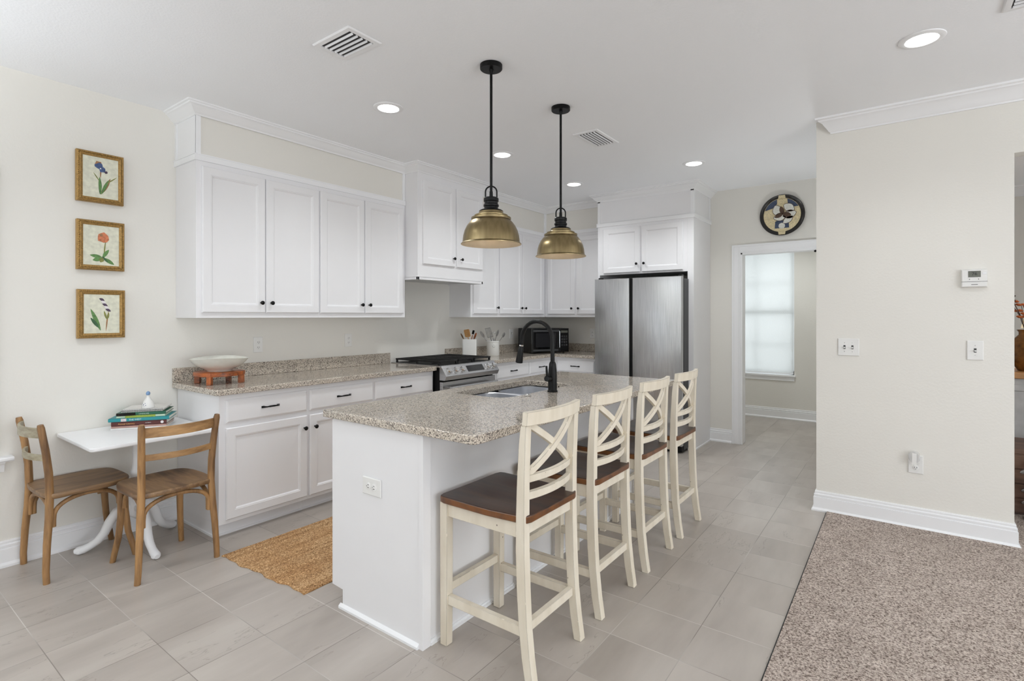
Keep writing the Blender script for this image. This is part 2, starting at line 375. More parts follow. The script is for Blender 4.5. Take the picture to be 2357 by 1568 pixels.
# ================================================================== SETTING
BX0, BX1, BY0, BY1 = -4.085, 4.67, -3.22, 7.94
struct(B().box(XW-.12, BY0, -.1, -.42, BY1, 0), 'floor', M['tile'])
carpet = struct(B().box(-.42, BY0, -.1, BX1, BY1, .012), 'floor', M['carpet'])
struct(B().box(-.427, BY0, -.05, -.4195, YR-.03, .0035), 'trim_8', M['slot'])
struct(B().box(BX0, BY0, H, BX1, BY1, H+.1), 'ceiling', M['ceiling'])
# left wall with its window opening
wy0, wy1, wz0, wz1 = -1.32, .56, .62, 2.12
b = B().box(XW-.12, BY0, 0, XW, wy0, H).box(XW-.12, wy1, 0, XW, BY1, H).box(XW-.12, wy0, 0, XW, wy1, wz0).box(XW-.12, wy0, wz1, XW, wy1, H)
struct(b, 'wall_left', M['wall'], smooth=False)
DX0, DX1, DZ = -1.389, -.60, 2.05
b = B().box(XW, YB, 0, DX0, YB+.12, H).box(DX0, YB, DZ, DX1, YB+.12, H).box(DX1, YB, 0, -.488, YB+.12, H)
struct(b, 'wall_back', M['wall'], smooth=False)
b = B().box(-.488, YR, 0, .537, YR+.12, H).box(.537, YR, 2.344, 2.3, YR+.12, H).box(2.3, YR, 0, BX1, YR+.12, H)
struct(b, 'wall_right', M['wall'], smooth=False)
struct(B().box(-.488, YR+.12, 0, -.37, YF, H), 'wall_passage_side', M['wall'], smooth=False)
# window wall of the room beyond the doorway
PX0, PX1, PZ0, PZ1 = -2.10, -1.145, .585, 2.32
b = B().box(XW, YF, 0, PX0, YF+.12, H).box(PX1, YF, 0, -.37, YF+.12, H).box(PX0, YF, 0, PX1, YF+.12, PZ0).box(PX0, YF, PZ1, PX1, YF+.12, H)
struct(b, 'wall_passage', M['wall'], smooth=False)
struct(B().box(-2.72, YB+.12, 0, -2.6, YF, H), 'wall_passage_left', M['wall'], smooth=False)
struct(B().box(-.37, 7.7, 0, 3.4, YF, H), 'wall_dining', M['wall'], smooth=False)
struct(B().box(3.4, YR+.12, 0, 3.52, YF, H), 'wall_dining_side', M['wall'], smooth=False)
struct(B().box(BX0, BY0, 0, BX1, -3.1, H), 'wall_rear', M['wall'], smooth=False)
struct(B().box(4.55, BY0, 0, BX1, YR, H), 'wall_far_right', M['wall'], smooth=False)

# baseboards
BB = [(0, 0), (.028, 0), (.028, .012), (.02, .022), (.0165, .024), (.0165, .097), (.010, .099), (.010, .106), (.0135, .108), (.0135, .117), (.006, .122), (.006, .130), (.009, .132), (.006, .141), (0, .141)]
struct(sweep(B(), [(XW, -3.1), (XW, 1.53)], BB), 'baseboard_left', M['trim'])
struct(sweep(B(), [(-1.705, YB), (DX0-.088, YB)], BB), 'baseboard_back', M['trim'])
struct(sweep(B(), [(-.488, 5.99), (-.488, YR), (.537, YR), (.537, YR+.12)], [(d, z+.0) for d, z in BB]), 'baseboard_right', M['trim'])
struct(sweep(B(), [(-2.6, YF), (-.488, YF)], BB), 'baseboard_passage', M['trim'])
struct(sweep(B(), [(-.37, 7.7), (3.4, 7.7)], BB), 'baseboard_dining', M['trim'])

# crown mouldings
XU, Y0U, YU1, HX, HY1, X2, YC, FX0, FX1, FY = -3.657, 1.52, 3.297, -3.49, 4.21, -3.66, 5.655, -2.79, -1.705, 5.42
CR = [(0, -.074), (.008, -.074), (.010, -.066), (.014, -.062), (.024, -.056), (.046, -.030), (.056, -.022), (.062, -.020), (.064, -.012), (.074, -.008), (.076, 0), (0, 0)]
cr = [(d, H+z+(.002 if z == 0 else 0)) for d, z in CR]
path = [(XW, Y0U), (XU, Y0U), (XU, YU1), (HX, YU1), (HX, HY1), (X2, HY1), (X2, YC), (FX0, YC), (FX0, FY), (FX1, FY), (FX1, YB)]
struct(sweep(B(), path, cr), 'trim_1', M['trim'])
CR2 = [(0, -.100), (.012, -.100), (.014, -.090), (.022, -.086), (.030, -.074), (.060, -.036), (.072, -.028), (.082, -.024), (.086, -.016), (.102, -.012), (.105, 0), (0, 0)]
b = B().loft([[(-.39-.93*d, YR-d, H+z+(.002 if z == 0 else 0)) for d, z in CR2], [(4.55, YR-d, H+z+(.002 if z == 0 else 0)) for d, z in CR2]])
struct(b, 'trim_2', M['trim'])
struct(sweep(B(), [(-.37, 7.7), (3.4, 7.7)], [(d, H+z*1.0) for d, z in CR2]), 'trim_3', M['trim'])
# ledge band between cabinets and frieze, and the frieze boxes
BZ0, BZ1 = 2.383, 2.424
bd = [(0, BZ0), (.012, BZ0), (.012, BZ1-.006), (.016, BZ1-.006), (.016, BZ1), (0, BZ1)]
b = sweep(B(), [(XW, Y0U), (XU, Y0U), (XU, YU1-.002)], bd)
sweep(b, [(X2, HY1+.002), (X2, YC), (FX0-.001, YC)], bd); sweep(b, [(FX0, YC-.02), (FX0, FY), (FX1, FY), (FX1, YB)], bd)
struct(b, 'trim_4', M['trim'])
struct(B().box(XW, Y0U+.004, 2.386, XU-.004, YU1, H).box(XW, HY1, 2.386, X2-.004, YB, H).box(X2-.004, YC+.004, 2.386, FX0, YB, H), 'wall_frieze', M['wall'], smooth=False)
# white stiles and end panels round the frieze
zt, zb = H-.07, BZ1
b = B().box(XW, Y0U-.001, zb, XU-.002, Y0U+.006, zt).box(XW, Y0U-.006, zb, XW+.028, Y0U, zt)
b.box(XU-.006, Y0U-.001, zb, XU+.003, Y0U+.028, zt).box(XU-.006, YU1-.03, zb, XU+.003, YU1-.002, zt)
b.box(X2-.006, YC-.02, zb, X2+.003, YC, zt).box(X2-.002, YC-.003, zb, X2+.02, YC+.006, zt)
struct(b, 'trim_5', M['trim'], smooth=False)

# doorway casing and jamb
def casing(b, x0, x1, z1, y, wd=.087):
    for (a0, a1, t) in ((0, wd, .012), (.012, wd-.004, .017), (wd-.022, wd-.002, .024)):
        b.box(x0-a1, y-t, 0, x0-a0, y, z1+a1).box(x1+a0, y-t, 0, x1+a1, y, z1+a1).box(x0-a0, y-t, z1+a0, x1+a0, y, z1+a1)
    return b
b = casing(B(), DX0, DX1, DZ, YB, .087)
b.box(DX0-.002, YB-.004, 0, DX0+.018, YB+.125, DZ+.002).box(DX1-.018, YB-.004, 0, DX1+.002, YB+.125, DZ).box(DX0, YB-.004, DZ-.018, DX1, YB+.125, DZ+.002)
struct(b, 'door_1', M['trim'], bevel=.0015)
# window beyond the doorway : sashes, stool ; roller shade is a thing
b = B().box(PX0, YF+.07, PZ0, PX0+.04, YF+.11, PZ1).box(PX1-.04, YF+.07, PZ0, PX1, YF+.11, PZ1).box(PX0, YF+.07, PZ1-.04, PX1, YF+.11, PZ1).box(PX0, YF+.07, PZ0, PX1, YF+.11, PZ0+.05)
b.box(PX0, YF+.065, 1.40, PX1, YF+.105, 1.455).box(PX0, YF+.08, 1.80, PX1, YF+.095, 1.82).box(PX0, YF+.08, .98, PX1, YF+.095, 1.0)
b.box(-1.63, YF+.08, PZ0, -1.61, YF+.095, PZ1)
struct(b, 'window_1', M['trim'], smooth=False)
b = B().box(PX0-.0, YF-.028, PZ0-.02, PX1+.02, YF+.06, PZ0+.004).box(PX0, YF-.012, PZ0-.075, PX1+.005, YF, PZ0-.02)
struct(b, 'trim_6', M['trim'], bevel=.003)
struct(B().box(PX0+.04, YF+.088, PZ0+.05, PX1-.04, YF+.092, PZ1-.04), 'window_1_pane', M['pane'])
# left wall window, mostly outside the frame
b = B()
for (a, t) in ((.085, .014), (.075, .019)):
    b.box(XW, wy1, wz0, XW+t, wy1+a, wz1+a).box(XW, wy0-a, wz0, XW+t, wy0, wz1+a).box(XW, wy0, wz1, XW+t, wy1, wz1+a)
b.box(XW-.07, wy0, wz0, XW-.03-.02, wy0+.05, wz1).box(XW-.07, wy1-.05, wz0, XW-.05, wy1, wz1).box(XW-.07, wy0, wz1-.05, XW-.05, wy1, wz1).box(XW-.07, wy0, wz0, XW-.05, wy1, wz0+.05)
b.box(XW-.07, wy0, 1.34, XW-.05, wy1, 1.39).box(XW-.07, -.40, wz0, XW-.05, -.36, wz1)
struct(b, 'window_2', M['trim'], smooth=False)
st = [(.0, .604-.025), (.055, .582), (.062, .590), (.062, .600), (.055, .606), (-.05, .606), (-.05, .58)]
b = B().loft([[(XW+d, yy, z) for d, z in st] for yy in (wy0-.13, .70)])
ap = [(0, .52), (.008, .52), (.012, .535), (.018, .56), (.034, .572), (.036, .582), (0, .582)]
b.loft([[(XW+d, yy, z) for d, z in ap] for yy in (wy0-.09, .668)])
struct(b, 'trim_7', M['trim'])
# windows behind / beside the camera (frames round the daylight)
for i, (cx) in enumerate((-2.2, 2.2)):
    b = B().box(cx-1.38, -3.1, .42, cx-1.3, -2.97, 2.48).box(cx+1.3, -3.1, .42, cx+1.38, -2.97, 2.48).box(cx-1.38, -3.1, 2.4, cx+1.38, -2.97, 2.48).box(cx-1.38, -3.1, .42, cx+1.38, -2.97, .5)
    b.box(cx-.03, -2.99, .5, cx+.03, -2.96, 2.4).box(cx-1.3, -2.99, 1.42, cx+1.3, -2.96, 1.46)
    struct(b, 'window_%d' % (3+i), M['trim'], smooth=False)
b = B().box(4.42, -1.08, .42, 4.55, -1.0, 2.48).box(4.42, 2.2, .42, 4.55, 2.28, 2.48).box(4.42, -1.08, 2.4, 4.55, 2.28, 2.48).box(4.42, -1.08, .42, 4.55, 2.28, .5).box(4.40, .57, .5, 4.43, .63, 2.4)
struct(b, 'window_5', M['trim'], smooth=False)

# ================================================================== CABINETS
DOOR = [(0, 0), (0, .014), (.005, .019), (.052, .019), (.054, .0165), (.058, .0165), (.066, .009), (.068, .009)]
DRAW = [(0, 0), (0, .011), (.004, .014), (.012, .019), (.016, .019)]
def knob(parent, x, z, y=-.019):
    b = B().lathe([(.006, 0), (.0045, .004), (.0045, .014), (.010, .018), (.0145, .023), (.0150, .027), (.012, .031), (.0001, .033)], seg=8)
    return b.build('knob', M['black'], parent, loc=(x, y, z), rot=(PI/2, 0, 0), angle=50)
def pull(parent, x, z, y=-.019):
    b = B(); pts = []
    for k in range(13):
        t = k/12; xx = -.052+.104*t; yy = -.022*min(1, math.sin(PI*t)*2.2); pts.append((xx, yy-.002, .002*math.sin(PI*t)))
    rr = [.0065 if (k in (0, 12)) else (.0045 if k in (2, 3, 9, 10) else .0058) for k in range(13)]
    b.tube(pts, rr, 10); b.lathe([(.008, 0), (.008, .003), (.005, .006)], c=(-.052, 0, 0), seg=10, axis='Y') if False else None
    for s in (-1, 1): b.box(s*.052-.009, -.004, -.007, s*.052+.009, .0, .007)
    return b.build('handle', M['black'], parent, loc=(x, y, z), angle=60)
def door(parent, x0, x1, z0, z1, kx=None, kz=None):
    d = B().front(0, x1-x0, 0, z1-z0, 0, DOOR).build('door', M['cab'], parent, loc=(x0, 0, z0), angle=20)
    if kx is not None: knob(d, kx-x0, kz-z0)
    return d
def drawer(parent, x0, x1, z0, z1, hx=None):
    d = B().front(0, x1-x0, 0, z1-z0, 0, DRAW).build('drawer', M['cab'], parent, loc=(x0, 0, z0), angle=20)
    if hx is not None: pull(d, hx-x0, (z1-z0)/2)
    return d
GU = 'white wall cabinets'; GB = 'white base cabinets'
def wall_cab(label, y0, y1, doors, z0=1.362, z1=2.386, xf=XU, back=XW, body_y0=None):
    """cabinet on the left wall: local X = world +Y, face at local y=0"""
    t = thing('wall_cabinet', label, 'cabinet', (xf, y0, 0), PI/2, GU); dp = xf-back; wd = y1-y0
    B().box(0, 0, z0, wd, dp, z1).build('cabinet_body', M['cab'], t, bevel=.0015)
    for (a, c, k) in doors:
        door(t, a-y0, c-y0, z0+.036, z1-.036, (c-.034 if k == 'R' else a+.034)-y0, 1.468)
    return t
wall_cab('white two-door wall cabinet at the left end of the long run, over the bowl', 1.52, 2.408, [(1.552, 1.972, 'R'), (1.978, 2.402, 'L')])
wall_cab('white two-door wall cabinet between the left-end cabinet and the range hood cabinet', 2.408, 3.295, [(2.414, 2.832, 'R'), (2.842, 3.266, 'L')])
wall_cab('narrow single-door white wall cabinet just right of the range hood cabinet', 4.212, 4.69, [(4.245, 4.675, 'R')], xf=X2)
wall_cab('white two-door wall cabinet filling the room corner above the crocks', 4.69, YC-.001, [(4.70, 5.135, 'R'), (5.145, 5.60, 'L')], xf=X2)
t = thing('wall_cabinet', 'white two-door wall cabinet on the back wall beside the refrigerator', 'cabinet', (0, YC, 0), 0, GU)
B().box(X2+.0, .001, 1.362, FX0-.002, YB-YC-.002, 2.386).build('cabinet_body', M['cab'], t, bevel=.0015)
door(t, -3.615, -3.218, 1.398, 2.35, -3.252, 1.468); door(t, -3.192, -2.81, 1.398, 2.35, -3.158, 1.468)
# hood cabinet
t = thing('range_hood_cabinet', 'tall white hood cabinet reaching the ceiling above the range', 'cabinet', (HX, YU1, 0), PI/2, GU)
HD = HX-XW; HW = HY1-YU1
b = B().box(0, 0, 1.725, HW, HD, H-.002).box(0, 0, 1.705, HW, .02, 1.73).box(0, 0, 1.705, .02, HD, 1.73).box(HW-.02, 0, 1.705, HW, HD, 1.73)
b.build('cabinet_body', M['cab'], t, bevel=.0015)
B().box(.08, .05, 1.712, HW-.08, HD-.06, 1.726).build('hood_filter', M['steel2'], t, bevel=.003)
door(t, .055, .478, 1.847, 2.608, .455-.01, 1.925); door(t, .500, .892, 1.847, 2.608, .500+.034+.02, 1.925)

# base cabinets, left wall
XB = -3.370
def base_cab(label, y0, y1, front, x0=XB, end=False, hide=False):
    t = thing('base_cabinet', label, 'cabinet', (x0, y0, 0), PI/2, GB); dp = x0-XW-.006; wd = y1-y0
    B().box(0, 0, .085, wd, dp, .888).box(0, .068, 0, wd, dp, .085).build('cabinet_body', M['cab'], t, bevel=.0015)
    B().box(0, .062, 0, wd, .068, .083).box(0, .052, 0, wd, .062, .012).build('toe_kick', M['cab'], t, bevel=.001)
    if end: B().box(-.008, .068, 0, .0, dp-.03, .014).build('shoe_moulding', M['trim'], t)
    for kind, a, c, z0, z1, h in front:
        if kind == 'D': drawer(t, a-y0, c-y0, z0, z1, None if h is None else h-y0)
        else: door(t, a-y0, c-y0, z0, z1, None if h is None else h-y0, z1-.085)
    return t
base_cab('white base cabinet at the left end of the counter, beside the small table', 1.53, 2.127,
         [('D', 1.567, 2.119, .709, .854, 1.85), ('P', 1.567, 2.119, .112, .679, 2.094)], end=True)
base_cab('white base cabinet between the left-end one and the one touching the range', 2.127, 2.705,
         [('D', 2.140, 2.694, .709, .854, 2.42), ('P', 2.140, 2.694, .112, .679, 2.176)])
base_cab('white base cabinet immediately left of the range', 2.705, 3.368,
         [('D', 2.715, 3.353, .709, .854, 3.035), ('P', 2.715, 3.03, .112, .679, 3.0), ('P', 3.04, 3.353, .112, .679, 3.07)])
base_cab('white base cabinet immediately right of the range, under the crocks', 4.142, 4.86,
         [('D', 4.275, 4.851, .722, .856, 4.565), ('P', 4.275, 4.851, .112, .695, 4.31)])
base_cab('white base cabinet in the corner with a narrow drawer', 4.86, 5.389,
         [('D', 4.869, 5.33, .722, .856, 5.11), ('P', 4.869, 5.33, .112, .695, 5.29)])
t = thing('base_cabinet', 'white base cabinet on the back wall, left of the refrigerator', 'cabinet', (0, 5.39, 0), 0, GB)
B().box(XB, .001, .085, FX0-.002, YB-5.392, .888).box(XB, .068, 0, FX0-.002, YB-5.392, .085).build('cabinet_body', M['cab'], t, bevel=.0015)
drawer(t, -3.31, -2.815, .722, .856, -3.06); door(t, -3.31, -3.07, .112, .695, -3.1, .61); door(t, -3.06, -2.815, .112, .695, -3.03, .61)

# refrigerator cabinet (side panels + cupboard above)
t = thing('refrigerator_cabinet', 'tall white enclosure with a two-door cupboard above the refrigerator', 'cabinet', (0, FY, 0), 0)
dp = YB-FY-.002
b = B().box(FX0, 0, 0, -2.765, dp, 2.43).box(-1.768, 0, 0, FX1, dp, 2.43).box(-2.765, 0, 1.835, -1.768, dp, 2.43).box(FX0, 0, 2.42, FX1, dp, H-.03)
b.build('cabinet_body', M['cab'], t, bevel=.0015)
door(t, -2.714, -2.279, 1.853, 2.352, -2.310, 1.942); door(t, -2.259, -1.812, 1.853, 2.352, -2.226, 1.942)
b = B().box(FX0, -.004, 2.424, FX0+.03, 0, H-.07).box(FX1-.03, -.004, 2.424, FX1, 0, H-.07).box(FX1, 0, 2.424, FX1+.004, .03, H-.07).box(FX1, dp-.04, 2.424, FX1+.004, dp, H-.07).box(FX0, -.004, H-.085, FX1, 0, H-.07)
b.build('frieze_moulding', M['trim'], t)
B().box(FX1, .0, 0, FX1+.010, dp-.03, .014).build('shoe_moulding', M['trim'], t)

# counters
def counter(name, label, b, splash=None):
    t = thing(name, label, 'countertop', (0, 0, 0)); b.build('slab', M['granite'], t, bevel=.005, seg=3)
    if splash: splash.build('backsplash', M['granite'], t, bevel=.002)
    return t
counter('countertop', 'speckled granite countertop left of the range with the bowl on it',
        B().prism([(XW+.001, 1.497), (-3.345, 1.497), (-3.325, 1.512), (-3.325, 3.371), (XW+.001, 3.371)], .889, .925),
        B().box(XW+.001, 1.482+.015, .9255, XW+.021, 3.371, 1.022))
counter('countertop', 'L-shaped speckled granite countertop in the corner under the microwave',
        B().prism([(XW+.001, 4.139), (-3.325, 4.139), (-3.325, 5.345), (FX0-.003, 5.345), (FX0-.003, YB-.001), (XW+.001, YB-.001)], .889, .925),
        B().box(XW+.001, 4.139, .9255, XW+.021, YB-.001, 1.022).box(XW+.021, YB-.021, .9255, FX0-.003, YB-.001, 1.022))

# ================================================================== ISLAND
IX0, IX1, IY0, IY1 = -2.20, -1.588, 1.523, 3.62
t = thing('kitchen_island', 'long white kitchen island with a panelled seating side', 'island', (0, 0, 0))
yy0, yy1 = IY0, IY1
# shell made of panels so that the sink can hang inside
b = B().prism([(IX0, .09), (IX0+.08, .085), (IX0+.08, 0), (IX1, 0), (IX1, .888), (IX0, .888)], yy0, yy0+.02, axis='Y')
b.prism([(IX0, .09), (IX0+.08, .085), (IX0+.08, 0), (IX1, 0), (IX1, .888), (IX0, .888)], yy1-.02, yy1, axis='Y')
b.box(IX1-.02, yy0+.02, 0, IX1, yy1-.02, .888).box(IX0+.0, yy0+.02, .09, IX0+.02, yy1-.02, .888).box(IX0+.08, yy0+.02, 0, IX0+.09, yy1-.02, .1).box(IX0, yy0+.02, .085, IX1-.02, yy1-.02, .10)
b.build('island_body', M['cab'], t, bevel=.001)
B().prism([(IX1-.014, yy0-.004), (IX1+.010, yy0-.004), (IX1+.010, yy0+.042), (IX1, yy0+.042), (IX1, yy0), (IX1-.014, yy0)], 0, .888).build('corner_stile', M['cab'], t, bevel=.001)
B().box(IX1, yy1-.042, 0, IX1+.010, yy1+.004, .888).build('corner_stile', M['cab'], t, bevel=.001)

b = B().box(IX0+.066, yy0-.014, 0, IX1-.014, yy0, .010).prism([(yy0-.014, .010), (yy0, .010), (yy0, .020), (yy0-.005, .018)], IX0+.066, IX1-.014, axis='X')
b.box(IX1, yy0+.042, 0, IX1+.013, yy1-.042, .012).box(IX1, yy0+.042, .012, IX1+.006, yy1-.042, .022)
b.build('shoe_moulding', M['trim'], t)
for k in range(4):   # aisle side doors (local frames turned to face -X)
    a = yy0+.03+k*.515
    d = B().front(0, .50, 0, .72, 0, DOOR).build('door', M['cab'], t, loc=(IX0, a+.50, .12), rot=(0, 0, -PI/2), angle=20)
    knob(d, .05 if k % 2 == 0 else .45, .64)
# slab with sink hole
outer = [(-2.245, 1.50)]+[(-1.318, 1.50), (-1.295, 1.508), (-1.283, 1.53)]+[(-1.28, 3.665), (-1.295, 3.68), (-2.23, 3.68), (-2.245, 3.665)]
hole = rrect(-2.125, -1.742, 2.285, 3.045, [.10, .13, .05, .05], 6)
def holed(outer, hole, z0, z1):
    bm = bmesh.new(); es = []
    for lp in (outer, hole):
        vs = [bm.verts.new((x, y, z1)) for x, y in lp]
        es += [bm.edges.new((vs[i], vs[(i+1) % len(vs)])) for i in range(len(vs))]
    bmesh.ops.triangle_fill(bm, edges=es, use_beauty=True)
    bm.verts.index_update(); bb = B(); top = [tuple(v.co) for v in bm.verts]; fc = [tuple(v.index for v in f.verts) for f in bm.faces]
    n = len(top); bb.add(top+[(x, y, z0) for x, y, z in top], fc+[tuple(i+n for i in reversed(f)) for f in fc])
    k = len(outer)
    bb.f += [(i, (i+1) % k, (i+1) % k+n, i+n) for i in range(k)]
    m = len(hole); bb.f += [(k+i, k+(i+1) % m, k+(i+1) % m+n, k+i+n) for i in range(m)]
    bm.free(); return bb
t = thing('countertop', 'island granite countertop holding the sink and black faucet', 'countertop', (0, 0, 0))
holed(outer, hole, .889, .925).build('slab', M['granite'], t, bevel=.005, seg=3)
t = thing('kitchen_sink', 'double bowl stainless steel sink set under the island counter', 'sink', (0, 0, 0))
for (ya, yb) in ((2.275, 2.645), (2.675, 3.055)):
    o = rrect(-2.135, -1.733, ya, yb, .09, 6); i2 = rrect(-2.125, -1.743, ya+.01, yb-.01, .08, 6); i3 = rrect(-2.10, -1.768, ya+.035, yb-.035, .06, 6)
    b = B().loft([[(x, y, .8885) for x, y in o], [(x, y, .72) for x, y in o], [(x, y, .70) for x, y in i2]], cap0=False)
    b.loft([[(x, y, .8885) for x, y in o], [(x, y, .884) for x, y in i2], [(x, y, .74) for x, y in i2], [(x, y, .712) for x, y in i3]], cap0=False)
    bowl = b.build('bowl', M['sinksteel'], t, angle=40)
    B().lathe([(.001, .713), (.045, .713), (.045, .716), (.03, .7165), (.02, .714), (.001, .714)], ((-1.93), (ya+yb)/2, 0), 20).build('drain', M['chrome'], bowl)
B().box(-2.13, 2.64, .868, -1.74, 2.68, .878).build('divider', M['sinksteel'], t, bevel=.004)

# faucet
t = thing('faucet', 'matte black gooseneck pull-down faucet behind the island sink', 'faucet', (-1.668, 2.66, .925))
B().lathe([(.031, 0), (.031, .006), (.0265, .012), (.0265, .10), (.0245, .13), (.021, .165), (.0165, .176), (.014, .18)], seg=24).build('faucet_body', M['black'], t)
pts = [(0, 0, .17), (0, 0, .24), (0, 0, .305)]; cx, R = -.112, .112
for k in range(1, 17):
    a = PI*k/16*1.02; pts.append((cx+R*math.cos(a), 0, .305+R*math.sin(a)))
pts.append((pts[-1][0]-.004, 0, pts[-1][2]-.03))
B().tube(pts, .0125, 14).build('spout', M['black'], t, angle=60)
e = Vector(pts[-1]); d = Vector((-.16, 0, -1)).normalized()
B().tube([e+d*q for q in (-.004, .0, .004)], .0135, 14).build('spray_collar', M['chrome'], t)
B().tube([e+d*q for q in (.004, .012, .05, .085, .108, .110)], [.013, .0165, .019, .022, .0225, .019], 16).build('spray_head', M['black'], t, angle=50)
b = B().tube([(0, -.02, .078), (0, -.052, .082), (0, -.066, .084)], [.014, .018, .017], 14)
b.tube([(0, -.056, .085), (-.002, -.060, .12), (-.003, -.062, .158)], [.008, .0072, .0062], 10)
b.build('lever', M['black'], t, angle=50)
o = B().lathe([(.019, 0), (.020, .002), (.016, .004), (.016, .008), (.012, .011), (.001, .0115)], seg=20, sx=1.2).build('sink_hole_cover', M['chrome'], loc=(-1.69, 2.43, .9251))
tag(o, 'small chrome cap on the counter between the sink and the first stool', 'sink cap')

# ================================================================== APPLIANCES
# range
RY0, RY1 = 3.376, 4.134
t = thing('gas_range', 'stainless slide-in gas range with black cast iron grates', 'stove', (0, 0, 0))
B().box(XW+.03, RY0, .09, -3.30, RY1, .915).build('oven_body', M['black'], t, bevel=.002)
B().box(XW+.03, RY0-.006, .9155, -3.285, RY1+.006, .932).build('cooktop', M['steel2'], t, bevel=.003)
B().box(XW+.06, RY0+.03, .9325, -3.33, RY1-.03, .935).build('burner_pan', M['iron'], t)
pp = [(-3.30, .932), (-3.278, .928), (-3.214, .842), (-3.232, .803), (-3.30, .803)]
B().prism([(a, c) for a, c in pp], 0, 1).xf(Matrix.Identity(4)) if False else None
b = B(); b.loft([[(x, y, z) for x, z in pp] for y in (RY0+.002, RY1-.002)])
cp = b.build('control_panel', M['steel2'], t, bevel=.0025)
nrm = Vector((.086, 0, .064)).normalized(); mid = Vector((-3.246, 0, .885))
xa = Vector((0, 1, 0)).cross(nrm); rotm = Matrix(((xa.x, 0, nrm.x), (xa.y, 1, nrm.y), (xa.z, 0, nrm.z))).to_4x4()
for k, yy in enumerate((3.44, 3.53, 3.62, 3.99, 4.075)):
    b = B().lathe([(.031, 0), (.031, .004), (.026, .006), (.0255, .02), (.023, .026), (.001, .027)], seg=24)
    b.box(-.005, -.024, .020, .005, .024, .034)
    b.xf(Matrix.Translation((mid.x, yy, mid.z)) @ rotm); b.build('knob', M['chrome'], t)
b = B().box(-.032, -.115, 0, .030, .115, .003).xf(Matrix.Translation((mid.x, 3.805, mid.z)) @ rotm); b.build('display', M['black_gloss'], t)
B().box(-3.30, RY0+.004, .20, -3.262, RY1-.004, .788).build('oven_door', M['steel2'], t, bevel=.004)
B().box(-3.262, RY0+.10, .33, -3.259, RY1-.10, .62).build('oven_window', M['black_gloss'], t)
b = B().tube([(-3.205, RY0+.05, .735), (-3.205, RY1-.05, .735)], .0145, 14)
for yy in (RY0+.075, RY1-.075): b.tube([(-3.205, yy, .735), (-3.263, yy, .735)], .009, 10)
b.build('handle', M['steel2'], t)
B().box(-3.30, RY0+.004, .095, -3.266, RY1-.004, .192).build('warming_drawer', M['steel2'], t, bevel=.004)
B().box(-3.82, RY0+.02, 0, -3.34, RY1-.02, .09).build('base_plinth', M['black'], t)
for (gy0, gy1) in ((RY0+.012, RY0+.262), (RY0+.268, RY1-.268), (RY1-.262, RY1-.012)):
    b = B(); z0, z1 = .958, .972; x0, x1 = XW+.075, -3.315
    for yy in (gy0+.006, gy1-.006): b.box(x0, yy-.006, z0, x1, yy+.006, z1)
    for xx in (x0+.006, x1-.006, (x0+x1)/2): b.box(xx-.006, gy0, z0, xx+.006, gy1, z1)
    for q in range(1, 4): yy = gy0+(gy1-gy0)*q/4; b.box(x0, yy-.005, z0, x1, yy+.005, z1)
    for xx in (x0+.012, (x0+x1)/2, x1-.012):
        for yy in (gy0+.01, gy1-.01): b.prism([(xx-.012, .935), (xx+.012, .935), (xx+.007, z0+.002), (xx-.007, z0+.002)], yy-.007, yy+.007, axis='Y')
    b.build('grate', M['iron'], t, bevel=.003)
for (xx, yy) in ((-3.78, 3.51), (-3.47, 3.51), (-3.63, 3.755), (-3.78, 4.0), (-3.47, 4.0)):
    B().lathe([(.045, .935), (.045, .942), (.032, .945), (.030, .953), (.001, .955)], (xx, yy, 0), 20).build('burner', M['iron'], t)

# refrigerator
t = thing('refrigerator', 'side-by-side stainless steel refrigerator with dark grey sides', 'refrigerator', (0, 5.2, 0))
B().box(-2.712, .078, .03, -1.758, .74, 1.755).build('fridge_body', M['darkgrey'], t, bevel=.004)
B().box(-2.70, .06, .03, -1.765, .078, 1.75).build('door_gasket', M['slot'], t)
B().front(-2.716, -2.312, .075, 1.775, .055, [(0, 0), (0, .050), (.004, .055), (.010, .056)]).build('left_door', M['steel'], t)
B().front(-2.276, -1.757, .075, 1.775, .055, [(0, 0), (0, .050), (.004, .055), (.010, .056)]).build('right_door', M['steel'], t)
B().box(-2.312, .028, .075, -2.276, .06, 1.77).build('recessed_grip', M['black'], t)
B().box(-2.70, .03, .012, -1.765, .2, .07).build('toe_grille', M['black'], t, bevel=.004)
for xx in (-2.69, -1.80): B().box(xx, .04, 1.775, xx+.035, .10, 1.792).build('hinge_cover', M['black'], t, bevel=.003)
for xx in (-2.66, -1.80): B().lathe([(.02, 0), (.02, .013)], (xx, .10, 0), 12).build('foot', M['black'], t)

# microwave, turned in the corner
t = thing('microwave_oven', 'black countertop microwave turned in the corner beside the refrigerator', 'microwave', (-3.53, 5.166, .925), math.radians(62.6))
B().box(0, .02, .012, .516, .36, .30).build('case', M['black'], t, bevel=.006)
b = B().box(.0, 0, .012, .385, .02, .30); b.build('door', M['black_gloss'], t, bevel=.004)
B().box(.055, -.0015, .075, .33, 0, .245).build('door_window', simple('dark_mesh_window', (34, 34, 36), .15), t)
B().box(.02, -.0018, .258, .37, 0, .285).build('door_trim', M['darkgrey'], t)
B().box(.02, -.0018, .028, .37, 0, .05).build('door_trim', M['darkgrey'], t)
B().box(.389, 0, .012, .516, .02, .30).build('control_panel', M['black_gloss'], t, bevel=.003)
B().tube([(.372, 0, .06), (.372, -.022, .07), (.372, -.022, .265), (.372, 0, .275)], .0045, 8).build('handle', M['chrome'], t)
B().box(.405, -.0015, .245, .50, 0, .272).build('display', M['screen'], t)
b = B()
for r in range(4):
    for c in range(3): b.box(.41+c*.031, -.001, .085+r*.035, .433+c*.031, 0, .108+r*.035)
